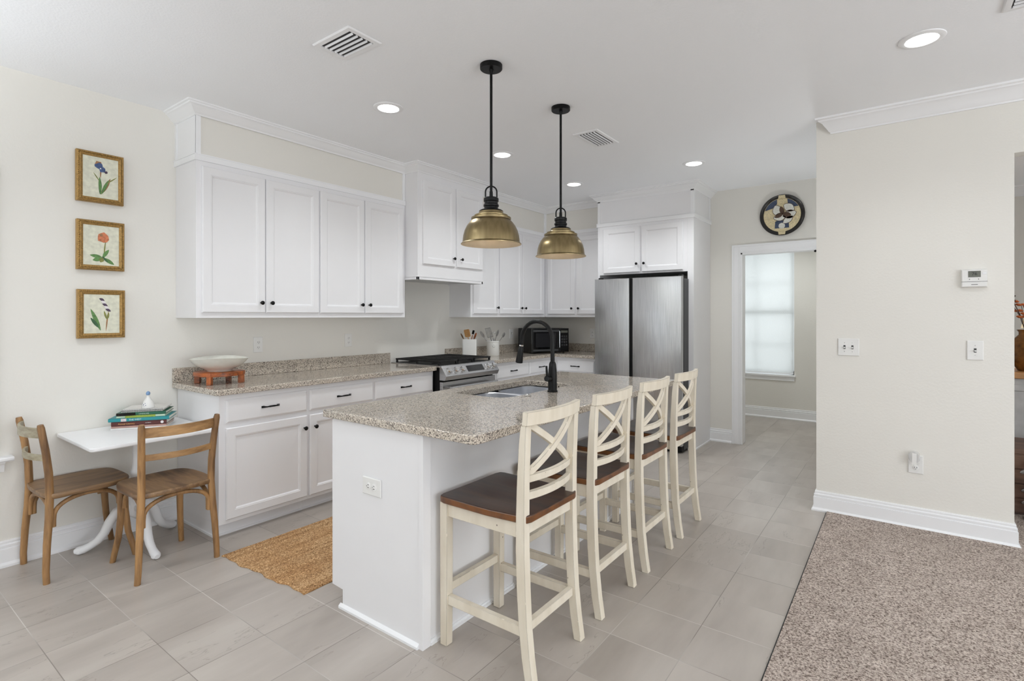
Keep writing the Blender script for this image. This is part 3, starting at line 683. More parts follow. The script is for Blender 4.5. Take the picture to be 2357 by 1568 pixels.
b.build('keypad', M['darkgrey'], t)
textmesh('wordmark', 'SHARP', .012, M['plastic'], t, (.19, -.002, .021), align='CENTER') if False else None
for (a, c) in ((.04, .05), (.47, .05), (.04, .33), (.47, .33)): B().lathe([(.012, 0), (.012, .012)], (a, c, 0), 10).build('foot', M['black'], t)

# ================================================================== STOOLS
def leg_curve(zs, xs, y0, y1, th):
    b = B(); rings = []
    for z, x, k in zip(zs, xs, th): rings.append([(x, y0, z), (x+k, y0, z), (x+k, y1, z), (x, y1, z)])
    return b.loft(rings)
def make_stool(label, loc, rz):
    t = thing('bar_stool', label, 'stool', loc, rz, 'cross-back stools along the island')
    hw = .198
    # saddle seat
    b = B(); nx, ny = 14, 12; top = []; bot = []
    for i in range(nx+1):
        for j in range(ny+1):
            u = i/nx*2-1; v = j/ny*2-1; wy = .212 if u < .2 else .212-.020*((u-.2)/.8)
            x = -.012+u*.222; y = v*wy; r = .028
            cxx = max(0, abs(x+.012)-(.222-r)); cyy = max(0, abs(y)-(wy-r)); q = math.hypot(cxx, cyy)
            if q > r: x -= math.copysign(cxx*(1-r/q), x+.012); y -= math.copysign(cyy*(1-r/q), y)
            dish = .011*math.exp(-((v*1.15)**2+((u-.15)*1.0)**2)*1.5) + .006*math.exp(-((abs(v)-.45)/.22)**2)*(1 if u < 0 else .6)*(1-abs(u))
            top.append((x, y, .628-dish)); bot.append((x, y, .598))
    N_ = (nx+1)*(ny+1); vs = top+bot; fs = []
    idx = lambda i, j: i*(ny+1)+j
    for i in range(nx):
        for j in range(ny):
            fs.append((idx(i, j), idx(i+1, j), idx(i+1, j+1), idx(i, j+1))); fs.append((idx(i, j)+N_, idx(i, j+1)+N_, idx(i+1, j+1)+N_, idx(i+1, j)+N_))
    rim = [idx(i, 0) for i in range(nx)]+[idx(nx, j) for j in range(ny)]+[idx(i, ny) for i in range(nx, 0, -1)]+[idx(0, j) for j in range(ny, 0, -1)]
    for a in range(len(rim)): c, d = rim[a], rim[(a+1) % len(rim)]; fs.append((c, c+N_, d+N_, d))
    b.add(vs, fs).build('seat', M['seatwood'], t, bevel=.006, seg=3, angle=45)
    for s in (-1, 1):
        y0, y1 = (-hw, -hw+.038) if s < 0 else (hw-.038, hw)
        leg_curve([0, .30, .597], [-.232, -.233, -.234], y0, y1, [.036, .039, .041]).build('leg', M['cream'], t, bevel=.0025)
        leg_curve([0, .10, .22, .36, .50, .62, .76, .90, .9655], [.204, .186, .172, .163, .159, .160, .165, .174, .182], y0, y1, [.034, .037, .038, .040, .040, .038, .034, .030, .025]).build('leg', M['cream'], t, bevel=.0025)
        yc = s*(hw-.019)
        B().box(-.196, yc-.011, .540, .162, yc+.011, .597).build('side_apron', M['cream'], t, bevel=.0015)
        B().box(-.196, yc-.012, .172, .176, yc+.012, .212).build('side_stretcher', M['cream'], t, bevel=.003)
    yi = hw-.038
    B().box(-.226, -yi, .540, -.204, yi, .597).build('front_apron', M['cream'], t, bevel=.0015)
    B().box(.165, -yi, .548, .187, yi, .604).build('rear_apron', M['cream'], t, bevel=.0015)
    B().box(-.228, -yi, .215, -.204, yi, .252).build('front_stretcher', M['cream'], t, bevel=.003)
    B().box(.176, -yi, .185, .200, yi, .222).build('rear_stretcher', M['cream'], t, bevel=.003)
    def bow(name, z0, z1, x, th, depth, y):
        n = 12; r = []
        for k in range(n+1):
            q = k/n*2-1; yy = q*y; xx = x+depth*(1-q*q); lf = 0
            r.append([(xx, yy, z0), (xx+th, yy, z0), (xx+th+.004, yy, z1), (xx+.004, yy, z1)])
        return B().loft(r).build(name, M['cream'], t, bevel=.002)
    bow('top_rail', .966, 1.018, .187, .024, .030, hw)
    bow('lower_slat', .742, .772, .166, .020, .024, yi)
    bow('lower_slat', .676, .708, .164, .020, .024, yi)
    for s in (-1, 1):
        n = 10; pts = [(.174+.014*z_+.026*(1-(2*k/n-1)**2)+s*.004, s*(-yi+.002+(2*yi-.004)*k/n), .770+(.968-.770)*k/n) for k, z_ in [(k, k/n) for k in range(n+1)]]
        B().tube(pts, 1, sec=[(-.014, -.009), (.014, -.009), (.014, .009), (-.014, .009)], up=(0, -s*.45, .9)).build('cross_brace', M['cream'], t, bevel=.002)
    return t
stool = make_stool('cream cross-back bar stool nearest the camera at the front corner of the island', (-1.325, 1.796, 0), 0)
for y, lb in ((2.345, 'cream cross-back bar stool second from the camera, drawn up level with the sink'),
              (2.885, 'cream cross-back bar stool third from the camera, before the right refrigerator door'),
              (3.425, 'cream cross-back bar stool farthest from the camera, at the refrigerator end of the island')):
    dup(stool, (-1.325, y, 0), 0, lb)

# ================================================================== BISTRO CHAIRS  (local: faces +Y, back at y=0)
def make_chair(label, loc, rz, topmat):
    t = thing('bistro_chair', label, 'chair', loc, rz, 'weathered wooden bistro chairs')
    # seat
    out = []
    ctrl = [(-.165, -.005), (.165, -.005), (.195, .10), (.198, .21), (.188, .30), (.158, .362), (.09, .382), (-.09, .382), (-.158, .362), (-.188, .30), (-.200, .22), (-.195, .10)]
    n = len(ctrl)
    for i in range(n):
        p0, p1, p2, p3 = [Vector(ctrl[(i+k) % n]) for k in (-1, 0, 1, 2)]
        for k in range(4):
            q = k/4; out.append(.5*((2*p1)+(-p0+p2)*q+(2*p0-5*p1+4*p2-p3)*q*q+(-p0+3*p1-3*p2+p3)*q**3))
    r = []
    for z, k in ((.425, .965), (.430, .99), (.447, 1.0), (.453, .985), (.4535, .93), (.450, .72), (.448, .4)): r.append([(p.x*k, .2+(p.y-.2)*k, z) for p in out])
    B().loft(r).build('seat', M['oldwood_seat'], t, angle=50)
    for s in (-1, 1):
        pts = [(s*.196, -.010, 0), (s*.193, -.012, .06), (s*.186, -.006, .2), (s*.178, .004, .33), (s*.172, .008, .44), (s*.173, .004, .56), (s*.178, -.010, .68), (s*.185, -.030, .80), (s*.186, -.033, .818)]
        B().tube(pts, [.0150, .0155, .0170, .0180, .0185, .0180, .0170, .0165, .0130], 12).build('leg', M['oldwood'], t, angle=50)
        pts = [(s*.176, .392, 0), (s*.170, .383, .05), (s*.158, .362, .14), (s*.150, .350, .26), (s*.150, .345, .36), (s*.152, .342, .426)]
        B().tube(pts, [.0145, .0155, .0165, .0175, .0190, .0195], 12).build('leg', M['oldwood'], t, angle=50)
    def rail(name, z, h, d, mat, sag=.0):
        n = 14; hw = .176 if z > .7 else .170; pts = [(hw*(2*k/n-1), -.020+(-.0 if z > .7 else .018)-d*(1-(2*k/n-1)**2), z) for k in range(n+1)]
        B().tube(pts, 1, sec=[(-h/2, -.0065), (h/2, -.0065), (h/2, .0065), (-h/2, .0065)], up=(0, 0, 1)).build(name, mat, t, bevel=.002)
    rail('top_rail', .772, .052, .045, topmat); rail('lower_rail', .640, .032, .045, topmat)
    def arch(p0, p1, apex, base0, base1, rr=.0095):
        a = Vector(p0); c = Vector(p1); n = 18; pts = []
        pts.append(a+Vector((0, 0, -base0)))
        for k in range(n+1):
            q = k/n; e = a.lerp(c, .5-.5*math.cos(PI*q)); zz = a.z+(apex-a.z)*math.sin(PI*q)**.7
            pts.append(Vector((e.x, e.y, zz)))
        pts.append(c+Vector((0, 0, -base1)))
        return pts
    # bentwood braces: one under the back, one each side, one in front
    B().tube(arch((-.163, .012, .31), (.163, .012, .31), .413, .035, .035), .0115, 10).build('back_brace', M['oldwood'], t, angle=60)
    for s in (-1, 1):
        B().tube(arch((s*.164, .026, .31), (s*.142, .322, .33), .413, .035, .02), .0115, 10).build('side_brace', M['oldwood'], t, angle=60)
    B().tube(arch((-.136, .345, .34), (.136, .345, .34), .413, .02, .02), .009, 10).build('front_brace', M['oldwood'], t, angle=60)
    return t
make_chair('weathered wooden bistro chair at the left end of the small table, with greyed back rails', (-3.722, .757, 0), math.radians(2), M['greywood_rail'])
make_chair('weathered brown bistro chair with its back to the camera, before the white base cabinet', (-3.152, 1.222, 0), math.radians(91), M['oldwood_rail'])

# ================================================================== SMALL TABLE
TC = (-3.672, 1.20)
t = thing('pedestal_table', 'small white pedestal table against the wall with books on it', 'table', (TC[0], TC[1], 0))
top = rrect(XW+.004-TC[0], -3.35-TC[0], .888-TC[1], 1.521-TC[1], .022, 5)
B().loft([[(x*k, y*k, z) for x, y in top] for z, k in ((.670, .985), (.674, .995), (.686, 1), (.690, .995))]).build('tabletop', M['trim'], t, angle=30)
B().lathe([(.07, .665), (.07, .669), (.03, .66), (.026, .64), (.024, .60), (.024, .50), (.028, .47), (.034, .45), (.030, .42), (.040, .36), (.046, .31), (.042, .27), (.036, .25), (.040, .235), (.040, .20), (.030, .185), (.012, .17), (.001, .168)], seg=28).build('pedestal', M['trim'], t)
b = B()
for a in (45, 135, 225, 315): a = math.radians(a); b.bar((.02*math.cos(a), .02*math.sin(a), .662), (.20*math.cos(a), .17*math.sin(a), .664), .012, .022)
b.build('top_support', M['black'], t)
for a in (0, 120, 240):
    b = B(); pts = []; rr = []
    prof = [(.025, .235, .027), (.06, .243, .026), (.10, .220, .027), (.135, .165, .026), (.160, .105, .024), (.190, .066, .022), (.225, .042, .021), (.258, .026, .023), (.285, .022, .022), (.300, .018, .014)]
    ca, sa = math.cos(math.radians(a)), math.sin(math.radians(a))
    b.tube([(r*ca, r*sa, z) for r, z, k in prof], [k for r, z, k in prof], 14)
    b.ball((.276*ca, .276*sa, .016), .024, 14, 8, (1, 1, .66))
    b.build('leg', M['trim'], t, angle=60)

# ================================================================== BOOKS AND FIGURINE
bk = []
def make_book(label, loc, rz, wd, dp, h, cover, title=None, tcol=None, pages=(222, 218, 206), tsize=.011, tx=.03, hard=True, extra=None):
    t = thing('book', label, 'book', loc, rz, 'books stacked on the small table'); th = .0018
    b = B().box(0, 0, 0, wd, dp, th).box(0, 0, h-th, wd, dp, h)
    m = simple('cover', cover, .4, noise_amt=.04)
    sp = [(0, 0), (0, h), (.003, h), (.003, 0)]
    r = [[(x, .003, 0), (x, -.002, h*.15), (x, -.003, h*.5), (x, -.002, h*.85), (x, .003, h), (x, .006, h), (x, .006, 0)] for x in (0, wd)]
    b.loft(r); b.build('cover', m, t)
    B().box(.004, .006, th, wd-.004, dp-.004, h-th).build('pages', simple('page_edges', pages, .8, noise_amt=.12, scale=400), t)
    if title: textmesh('title', title, tsize, simple('title_ink', tcol, .5), t, (tx, -.0034, h/2))
    return t
RZ = math.radians(56.6); bx, by = -3.800, 1.108
u_ = Vector((math.cos(RZ), math.sin(RZ))); v_ = Vector((-math.sin(RZ), math.cos(RZ)))
def bp(a, c, z): return (bx+u_.x*a+v_.x*c, by+u_.y*a+v_.y*c, z)
z = .6905
make_book('thin book with white cover at the very bottom of the stack', bp(-.002, 0, z), RZ, .285, .19, .010, (232, 232, 230)); z += .0103
make_book('thin pinkish patterned book second from the bottom of the stack', bp(.0, .0, z), RZ, .283, .19, .011, (168, 134, 124)); z += .0113
t = make_book('thick dark maroon book with a gold title in the stack', bp(.0, .0, z), RZ, .285, .19, .0265, (74, 26, 22), 'Annual Literary', (206, 160, 96), tsize=.0135, tx=.035)
B().lathe([(.0085, 0), (.0085, .001)], (.262, -.0042, .0135), 16, axis='Y').build('emblem', M['petal_white'], t)
textmesh('title', 'at dawn', .009, M['ceramic'], t, (.175, -.0034, .014)); z += .0268
t = make_book('teal book wider than the others, fourth from the bottom', bp(-.014, -.002, z), RZ, .312, .19, .020, (30, 128, 134), 'THE WEST', (220, 234, 232), tsize=.0135, tx=.105)
B().box(.064, -.0040, .0015, .092, -.0032, .0185).build('spine_picture', simple('spine_picture', (206, 196, 196), .5, noise_amt=.4, scale=300), t); z += .0203
t = make_book('lime green spined book between the teal and the dark green books', bp(.025, .006, z), RZ, .250, .185, .0135, (196, 220, 196))
B().box(.045, -.0040, .0, .200, -.0030, .0135).build('spine_label', simple('lime_print', (140, 160, 62), .5, noise_amt=.35, scale=250), t); z += .0138
t = make_book('dark green book with a black spine end, under the spiral notebooks', bp(.025, .003, z), RZ, .255, .19, .0165, (22, 84, 62), 'LANDSCAPE', (196, 214, 200), tsize=.0095, tx=.115)
B().box(.0, -.0040, .0, .098, -.0030, .0165).build('spine_label', M['black_gloss'], t); z += .0168
for k, (lb, cv) in enumerate((('spiral-bound notebook with a dark back, lower of the two spiral notebooks', (52, 50, 50)), ('white spiral-bound notebook on top of the book stack, under the figurine', (214, 212, 208)))):
    t = thing('spiral_notebook', lb, 'notebook', bp(.045+.008*k, .012, z), RZ, 'books stacked on the small table')
    B().box(0, .006, 0, .215, .18, .007).build('pages', simple('notebook_pages', (216, 214, 208), .7, noise_amt=.1, scale=300), t)
    B().box(-.002, .004, .007, .217, .182, .0082).build('cover', simple('notebook_cover', cv, .5), t)
    b = B()
    for q in range(24):
        cx = .008+q*.0086; pp = [(cx+.0012*math.sin(a), .006+.0062*math.cos(a), .0045+.0052*math.sin(a)) for a in [2*PI*i/8 for i in range(9)]]
        b.tube(pp, .0009, 5)
    b.build('wire_binding', M['silverglass'], t); z += .0093
t = thing('porcelain_figurine', 'white and blue porcelain lady bell standing on the book stack', 'figurine', bp(.175, .05, z+.0001))
B().lathe([(.034, 0), (.035, .003), (.033, .012), (.028, .032), (.023, .044), (.014, .056), (.009, .064), (.008, .072), (.011, .078)], seg=24).build('body', M['ceramic'], t)
B().ball((0, 0, .088), .0115, 14, 10, (1, 1, 1.2)).build('head', simple('blue_glaze_bonnet', (106, 136, 172), .25), t)
b = B()
for (a, zz, s_) in ((-1.2, .022, 1), (-.9, .030, .7), (-1.5, .030, .7), (-.75, .018, .8), (-1.7, .018, .8), (-1.0, .012, .7), (-1.4, .013, .6)):
    r = .0335-(zz*.22); cx, cy = r*math.cos(a), r*math.sin(a); b.ball((cx, cy, zz), .0042*s_, 8, 6, (1, 1, .8))
b.build('painted_flowers', simple('cobalt_glaze', (60, 72, 118), .25), t)

# ================================================================== BOWL ON STAND
t = thing('wooden_trivet_stand', 'small reddish wooden stand under the white bowl', 'stand', (-3.70, 1.685, .9255), math.radians(14))
R_ = .155
oc = [(R_*math.cos(2*PI*k/28), R_*math.sin(2*PI*k/28)) for k in range(28)]
ring = B().loft([[(x*k, y*k, zz) for x, y in oc] for zz, k in ((.052, .97), (.055, 1), (.076, 1), (.079, .97))])
ring.build('stand_top', M['acacia'], t, angle=40)
for a in (0, 90, 180, 270):
    a = math.radians(a+28); ca, sa = math.cos(a), math.sin(a)
    b = B().box(-.017, -.014, 0, .017, .014, .079).xf(Matrix.Translation((ca*.140, sa*.140, 0)) @ Matrix.Rotation(a, 4, 'Z')); b.build('leg', M['acacia'], t, bevel=.002)
t = thing('serving_bowl', 'wide white ceramic bowl standing on the wooden stand', 'bowl', (-3.70, 1.685, 1.0055))
pr = [(.001, .004), (.066, .004), (.068, .0), (.074, .0), (.077, .008), (.105, .022), (.138, .045), (.162, .070), (.174, .086), (.176, .088), (.170, .087), (.156, .070), (.130, .047), (.095, .026), (.06, .016), (.001, .014)]
b = B().lathe(pr, seg=48)
b.v = [(x, y, zz+(.006*math.cos(2*math.atan2(y, x)+.8) if math.hypot(x, y) > .12 else 0)) for x, y, zz in b.v]
b.build('bowl_body', M['bowlglaze'], t, angle=60)

# ================================================================== CROCKS AND UTENSILS
t = thing('utensil_crock', 'square white ceramic crock of wooden spoons beside the range', 'crock', (-3.735, 4.285, .9255), math.radians(38))
o = rrect(-.075, .075, -.075, .075, .016, 4); i_ = rrect(-.068, .068, -.068, .068, .012, 4)
B().loft([[(x, y, 0) for x, y in o], [(x, y, .203) for x, y in o], [(x, y, .203) for x, y in i_], [(x, y, .01) for x, y in i_]]).build('crock_body', M['ceramic'], t, bevel=.002)
t = thing('utensil_crock', 'round white ceramic crock of metal utensils with a moulded flower', 'crock', (-3.745, 4.70, .9255))
B().lathe([(.001, 0), (.068, 0), (.072, .006), (.072, .15), (.077, .154), (.077, .166), (.071, .168), (.067, .160), (.067, .01), (.001, .008)], seg=36).build('crock_body', M['ceramic'], t)
b = B()
for k in range(6): a = 2*PI*k/6; b.ball((.079*math.cos(-.75), .079*math.sin(-.75), 0), .001, 6, 4) if False else b.ball((.073*math.cos(-.78)+.012*math.cos(a)*math.sin(.78), .073*math.sin(-.78)+.012*math.cos(a)*math.cos(.78), .118+.014*math.sin(a)), .0085, 8, 6)
b.build('moulded_flower', M['ceramic'], t)
def utensil(name, label, cat, base, tip, head, mat, hmat=None, grp='utensils standing in the crocks'):
    t = thing(name, label, cat, base, 0, grp); v = Vector(tip)-Vector(base); L_ = v.length; q = v.normalized().to_track_quat('Z', 'Y').to_matrix().to_4x4()
    hd = B()
    B().tube([(0, 0, 0), (0, 0, L_*.5), (0, 0, L_-.03)], [.0055, .005, .0045], 8).xf(q).build('shaft', mat, t)
    kind, hw, hl = head
    fc = Matrix.Rotation(math.radians(35), 4, 'Z')
    if kind == 'spoon': hd.ball((0, 0, 0), 1, 14, 10).xf(Matrix.Translation((0, 0, L_)) @ fc @ Matrix.Diagonal((hw, .006, hl, 1)))
    elif kind == 'spatula': hd.prism(rrect(-hw, hw, -hl, hl, min(hw, hl)*.35, 4), -.003, .003, axis='Y').xf(Matrix.Translation((0, 0, L_)) @ fc)
    elif kind == 'slotted':
        for k in range(5): x0 = -hw+k*hw*.5-.0022; hd.box(x0, -.002, -hl, x0+.0045, .002, hl)
        hd.box(-hw-.003, -.002, hl, hw+.003, .002, hl+.008).box(-hw-.003, -.002, -hl-.006, hw+.003, .002, -hl); hd.xf(Matrix.Translation((0, 0, L_)) @ fc)
    elif kind == 'whisk':
        for k in range(5):
            a = PI*k/5; hd.tube([(hw*math.sin(PI*i/12)*math.cos(a), hw*math.sin(PI*i/12)*math.sin(a), hl*(1-math.cos(PI*i/12))-hl) for i in range(13)], .0013, 5)
        hd.xf(Matrix.Translation((0, 0, L_)))
    hd.xf(q).build('head', hmat or mat, t, angle=60)
    return t
c1 = (-3.735, 4.285); c2 = (-3.745, 4.70)
def up(c, a, r0, r1, z): return ((c[0]-r0*math.cos(a), c[1]-r0*math.sin(a), .938), (c[0]+r1*math.cos(a), c[1]+r1*math.sin(a), z))
for nm, lb, ct, a, r1, zz, hd_, m1, m2 in (
    ('wooden_spoon', 'wooden spoon with a dark edge leaning left in the square crock', 'spoon', math.radians(-155), .085, 1.158, ('spoon', .020, .034), 'spoonwood', 'oldwood'),
    ('wooden_spatula', 'broad pale wooden spatula standing in the middle of the square crock', 'spatula', math.radians(-120), .028, 1.190, ('spatula', .036, .042), 'spoonwood', None),
    ('kitchen_spatula', 'black-handled utensil at the back of the square crock', 'spatula', math.radians(60), .040, 1.200, ('spatula', .012, .022), 'acacia', 'black'),
    ('wooden_spoon', 'reddish wooden spoon leaning right in the square crock', 'spoon', math.radians(25), .060, 1.160, ('spoon', .026, .038), 'acacia', None)):
    b0, tp = up(c1, a, .03, r1, zz); utensil(nm, lb, ct, b0, tp, hd_, M[m1], M[m2] if m2 else None)
for nm, lb, ct, a, r1, zz, hd_, m1 in (
    ('serving_spoon', 'metal ladle leaning far left out of the round crock', 'spoon', math.radians(-150), .125, 1.165, ('spoon', .036, .042), 'silverglass'),
    ('slotted_turner', 'slotted metal turner standing tall in the round crock', 'turner', math.radians(-120), .050, 1.185, ('slotted', .034, .050), 'silverglass'),
    ('balloon_whisk', 'wire whisk at the front middle of the round crock', 'whisk', math.radians(-40), .035, 1.150, ('whisk', .036, .044), 'silverglass'),
    ('serving_spoon', 'metal serving spoon standing right of the turner in the round crock', 'spoon', math.radians(30), .050, 1.180, ('spoon', .028, .042), 'silverglass'),
    ('serving_spoon', 'metal spoon leaning far right out of the round crock', 'spoon', math.radians(20), .125, 1.160, ('spoon', .042, .030), 'silverglass')):
    b0, tp = up(c2, a, .03, r1, zz); utensil(nm, lb, ct, b0, tp, hd_, M[m1])

# ================================================================== PENDANTS
def make_pendant(label, loc):
    t = thing('pendant_lamp', label, 'pendant lamp', loc, 0, 'brass dome pendants over the island'); z0 = 1.765-H
    B().lathe([(.061, -.001), (.061, -.022), (.057, -.026), (.012, -.026), (.009, -.045), (.008, -.05)], seg=36).build('canopy', M['black'], t)
    B().tube([(0, 0, -.045), (0, 0, z0+.262)], .0075, 12).build('stem', M['black'], t)
    b = B().lathe([(.064, .178), (.066, .182), (.058, .188), (.040, .190), (.038, .194), (.038, .205), (.042, .208), (.042, .216), (.037, .220), (.037, .232), (.041, .235), (.041, .250), (.036, .256), (.010, .258), (.009, .29)], seg=30)
    b.v = [(x, y, zz+z0) for x, y, zz in b.v]; b.build('socket', M['black'], t)
    pts = [(.031*math.cos(a), .0, z0+.287+.031*math.sin(a)) for a in [PI*k/12 for k in range(13)]]
    pts = [(.031, 0, z0+.252)]+pts+[(-.031, 0, z0+.252)]
    B().tube([(x*.8-0*y, x*.6, zz) for x, y, zz in pts], .0042, 10).build('yoke', M['black'], t, angle=60)
    out = [(.165, 0), (.1655, .003), (.157, .010), (.1555, .022), (.152, .048), (.145, .074), (.133, .100), (.118, .120), (.104, .134), (.1035, .137), (.1085, .138), (.1085, .146), (.096, .149), (.089, .150), (.0915, .152), (.0915, .159), (.081, .162), (.073, .163), (.068, .168), (.066, .178)]
    inn = [(r-.0022, zz-.001) for r, zz in out]
    b = B().lathe([(r, zz+z0) for r, zz in out], seg=64, cap0=False, cap1=False); sh = b.build('lamp_shade', M['brass'], t, angle=28)
    B().lathe([(.1645, z0-.0003), (.150, z0+.016)]+[(r, zz+z0) for r, zz in inn[4:]], seg=64, cap0=False, cap1=True).build('shade_lining', M['shade_in'], sh, angle=50)
    B().ball((0, 0, z0+.115), .028, 16, 10, (1, 1, 1.15)).build('bulb', M['bulb'], t)
    d = bpy.data.lights.new('pendant_glow', 'POINT'); d.energy = .35; d.color = (1, .84, .66); d.shadow_soft_size = .03
    l = bpy.data.objects.new('pendant_glow', d); COL.objects.link(l); l.parent = t; l.location = (0, 0, z0+.062)
    return t
make_pendant('brass dome pendant on a black stem, nearer one over the island', (-1.802, 2.245, H))
make_pendant('brass dome pendant on a black stem, farther one, left of the refrigerator', (-1.80, 2.971, H))

# ================================================================== RECESSED LIGHTS
def can(label, x, y, power=74):
    t = thing('recessed_light', label, 'ceiling light', (x, y, H), 0, 'recessed ceiling lights')
    B().lathe([(.097, -.0005), (.095, -.004), (.080, -.009), (.069, -.0075), (.067, -.0045)], seg=40, cap0=True, cap1=True).build('trim_ring', M['trim'], t)
    B().lathe([(.066, -.0065), (.060, -.0100), (.001, -.0105)], seg=36, cap0=False).build('lens', M['led'], t)
    d = bpy.data.lights.new('downlight', 'SPOT'); d.energy = power; d.spot_size = math.radians(140); d.spot_blend = .8; d.shadow_soft_size = .065; d.color = (.955, .985, 1)
    l = bpy.data.objects.new('downlight', d); COL.objects.link(l); l.parent = t; l.location = (0, 0, -.014)
    return t
can('round recessed light left of the nearer pendant, in front of the wall cabinets', -2.714, 2.303)
can('round recessed light just right of the nearer pendant stem, before the hood', -2.723, 3.542)
can('round recessed light nearest the far corner, right of the farther pendant stem', -2.734, 4.776)
can('round recessed light above the refrigerator, left of the wall plate', -1.498, 4.764, 120)
can('round recessed light at the top right, largest in view', .079, 3.299, 40)
for (x, y) in ((-2.7, .9), (-.4, .6), (2.2, 2.2), (2.2, -1.2), (-1.6, -1.4), (-1.2, 6.95), (1.6, 6.0)):
    l = bpy.data.lights.new('downlight', 'SPOT'); l.energy = 110 if y > 6.5 else 44; l.spot_size = math.radians(140); l.spot_blend = .8; l.shadow_soft_size = .065; l.color = (.955, .985, 1)
    o = bpy.data.objects.new('downlight', l); COL.objects.link(o); o.location = (x, y, H-.014)

# ================================================================== CEILING VENTS
def vent(label, x0, x1, y0, y1, along='X', n=5):
    cx, cy = (x0+x1)/2, (y0+y1)/2; L_, W_ = (x1-x0, y1-y0) if along == 'X' else (y1-y0, x1-x0)
    t = thing('ceiling_vent', label, 'air vent', (cx, cy, H), 0 if along == 'X' else PI/2, 'white ceiling air vents')
    a, c = L_/2, W_/2; m = .028
    o = [(-a, -c), (a, -c), (a, c), (-a, c)]; i1 = [(-a+m, -c+m), (a-m, -c+m), (a-m, c-m), (-a+m, c-m)]
    B().loft([[(x, y, -.0005) for x, y in o], [(x, y, -.004) for x, y in o], [(x*.97, y*.95, -.008) for x, y in o], [(x, y, -.008) for x, y in i1], [(x, y, -.0008) for x, y in i1]], cap0=False, cap1=False).build('frame', M['trim'], t)
    B().box(-a+m, -c+m, -.0016, a-m, c-m, -.0006).build('dark_duct', M['slot'], t)
    w_ = (2*(c-m))/n
    for k in range(n):
        yy = -c+m+w_*(k+.5); b = B().prism([(yy+w_*.14, -.0028), (yy+w_*.20, -.0028), (yy+w_*.40, -.0112), (yy+w_*.30, -.0116)], -a+m+.006, a-m-.006, axis='X')
        b.build('louver', M['trim'], t)
    return t
vent('white ceiling vent above the long run of wall cabinets, nearest the camera', -2.388, -2.096, 1.537, 1.736, 'X', 5)
vent('white ceiling vent right of the farther pendant canopy', -1.995, -1.79, 3.465, 3.835, 'Y', 6)
vent('white ceiling vent cut off by the top right corner of the photo', .36, .70, 2.98, 3.222, 'X', 6)

# ================================================================== OUTLETS, SWITCHES, THERMOSTAT
def plate(name, label, cat, loc, rz, wd=.072, h=.118, kind='outlet', horizontal=False, n=1):
    t = thing(name, label, cat, loc, rz)
    W_, H_ = (h, wd) if horizontal else (wd, h)
    B().front(-W_/2, W_/2, -H_/2, H_/2, -.0005, [(0, 0), (0, .003), (.003, .006), (.005, .006)]).build('cover_plate', M['plastic'], t)
    if kind == 'outlet':
        for s in (-1, 1):
            cx, cz = (s*.0195, 0) if horizontal else (0, s*.0195)
            f = B().lathe([(.0165, 0), (.0165, .0015), (.0155, .002), (.001, .002)], seg=20).build('receptacle', M['plastic'], t, loc=(cx, -.0063, cz), rot=(PI/2, 0, 0))
            b = B()
            for dx in (-.006, .006): b.box(dx-.0012, .0-.004, 0, dx+.0012, .005, .0023) if not horizontal else b.box(-.004, dx-.0012, 0, .005, dx+.0012, .0023)
            b.ball((0, -.0095, .0018) if not horizontal else (-.0095, 0, .0018), .0024, 8, 4, (1, 1, .3)); b.build('slots', M['slot'], f)
    else:
        for k in range(n):
            cx = (k-(n-1)/2)*.046
            f = B().box(-.006, 0, -.0125, .006, .0015, .0125).build('switch_opening', M['slot'], t, loc=(cx, -.0078, 0))
            B().prism([(-.0165, -.008), (-.0165, -.001), (0, .002), (0, -.0085)], -.0045, .0045, axis='X').xf(Matrix.Rotation(0, 4, 'X')).build('toggle', M['plastic'], f, loc=(0, .0015, .001))
            b = B()
            for zz in (-.030, .030): b.ball((cx, -.0065, zz), .0028, 8, 4, (1, .4, 1))
            b.build('screws', M['silverglass'], t)
    return t
EPS = .0008
plate('electrical_outlet', 'white wall outlet above the left counter, just right of the bowl', 'outlet', (XW+EPS, 2.088, 1.155), PI/2)
plate('electrical_outlet', 'white wall outlet above the left counter, nearer the range', 'outlet', (XW+EPS, 2.905, 1.160), PI/2)
plate('light_switch', 'white wall switch between the round crock and the microwave', 'switch', (XW+EPS, 5.34, 1.153), PI/2, kind='switch')
plate('electrical_outlet', 'white wall outlet half hidden behind the refrigerator edge', 'outlet', (-3.160, YB-EPS, 1.152), 0)
plate('electrical_outlet', 'sideways white outlet on the end panel of the island', 'outlet', (-1.902, IY0-EPS, .613), 0, horizontal=True, wd=.078, h=.125)
plate('light_switch', 'double white switch plate near the left edge of the beige wall', 'switch', (-.295, YR-EPS, 1.161), 0, wd=.124, kind='switch', n=2)
plate('light_switch', 'single white switch plate below the thermostat', 'switch', (.361, YR-EPS, 1.164), 0, wd=.078, kind='switch')
plate('electrical_outlet', 'white outlet low on the beige wall with an air freshener plugged in', 'outlet', (.071, YR-EPS, .417), 0, wd=.078)
t = thing('plug_in_air_freshener', 'clear plastic plug-in air freshener in the low outlet', 'air freshener', (.064, YR-.009, .45))
B().loft([[(x, -.002-.0, zz) for x, zz in rrect(-.030, .030, -.022, .055, .026, 6)], [(x*.9, -.030, zz*.9+.002) for x, zz in rrect(-.030, .030, -.022, .055, .026, 6)]]).build('clear_housing', M['clear'], t, bevel=.003)
B().box(-.012, -.0315, -.030, .012, -.0305, .045).build('white_cartridge', M['plastic'], t, bevel=.0005)
t = thing('thermostat', 'white digital thermostat on the beige wall above the single switch', 'thermostat', (.355, YR-EPS, 1.606))
B().front(-.062, .062, -.056, .056, 0, [(0, 0), (.001, .018), (.006, .026), (.008, .026)]).build('casing', M['plastic'], t)
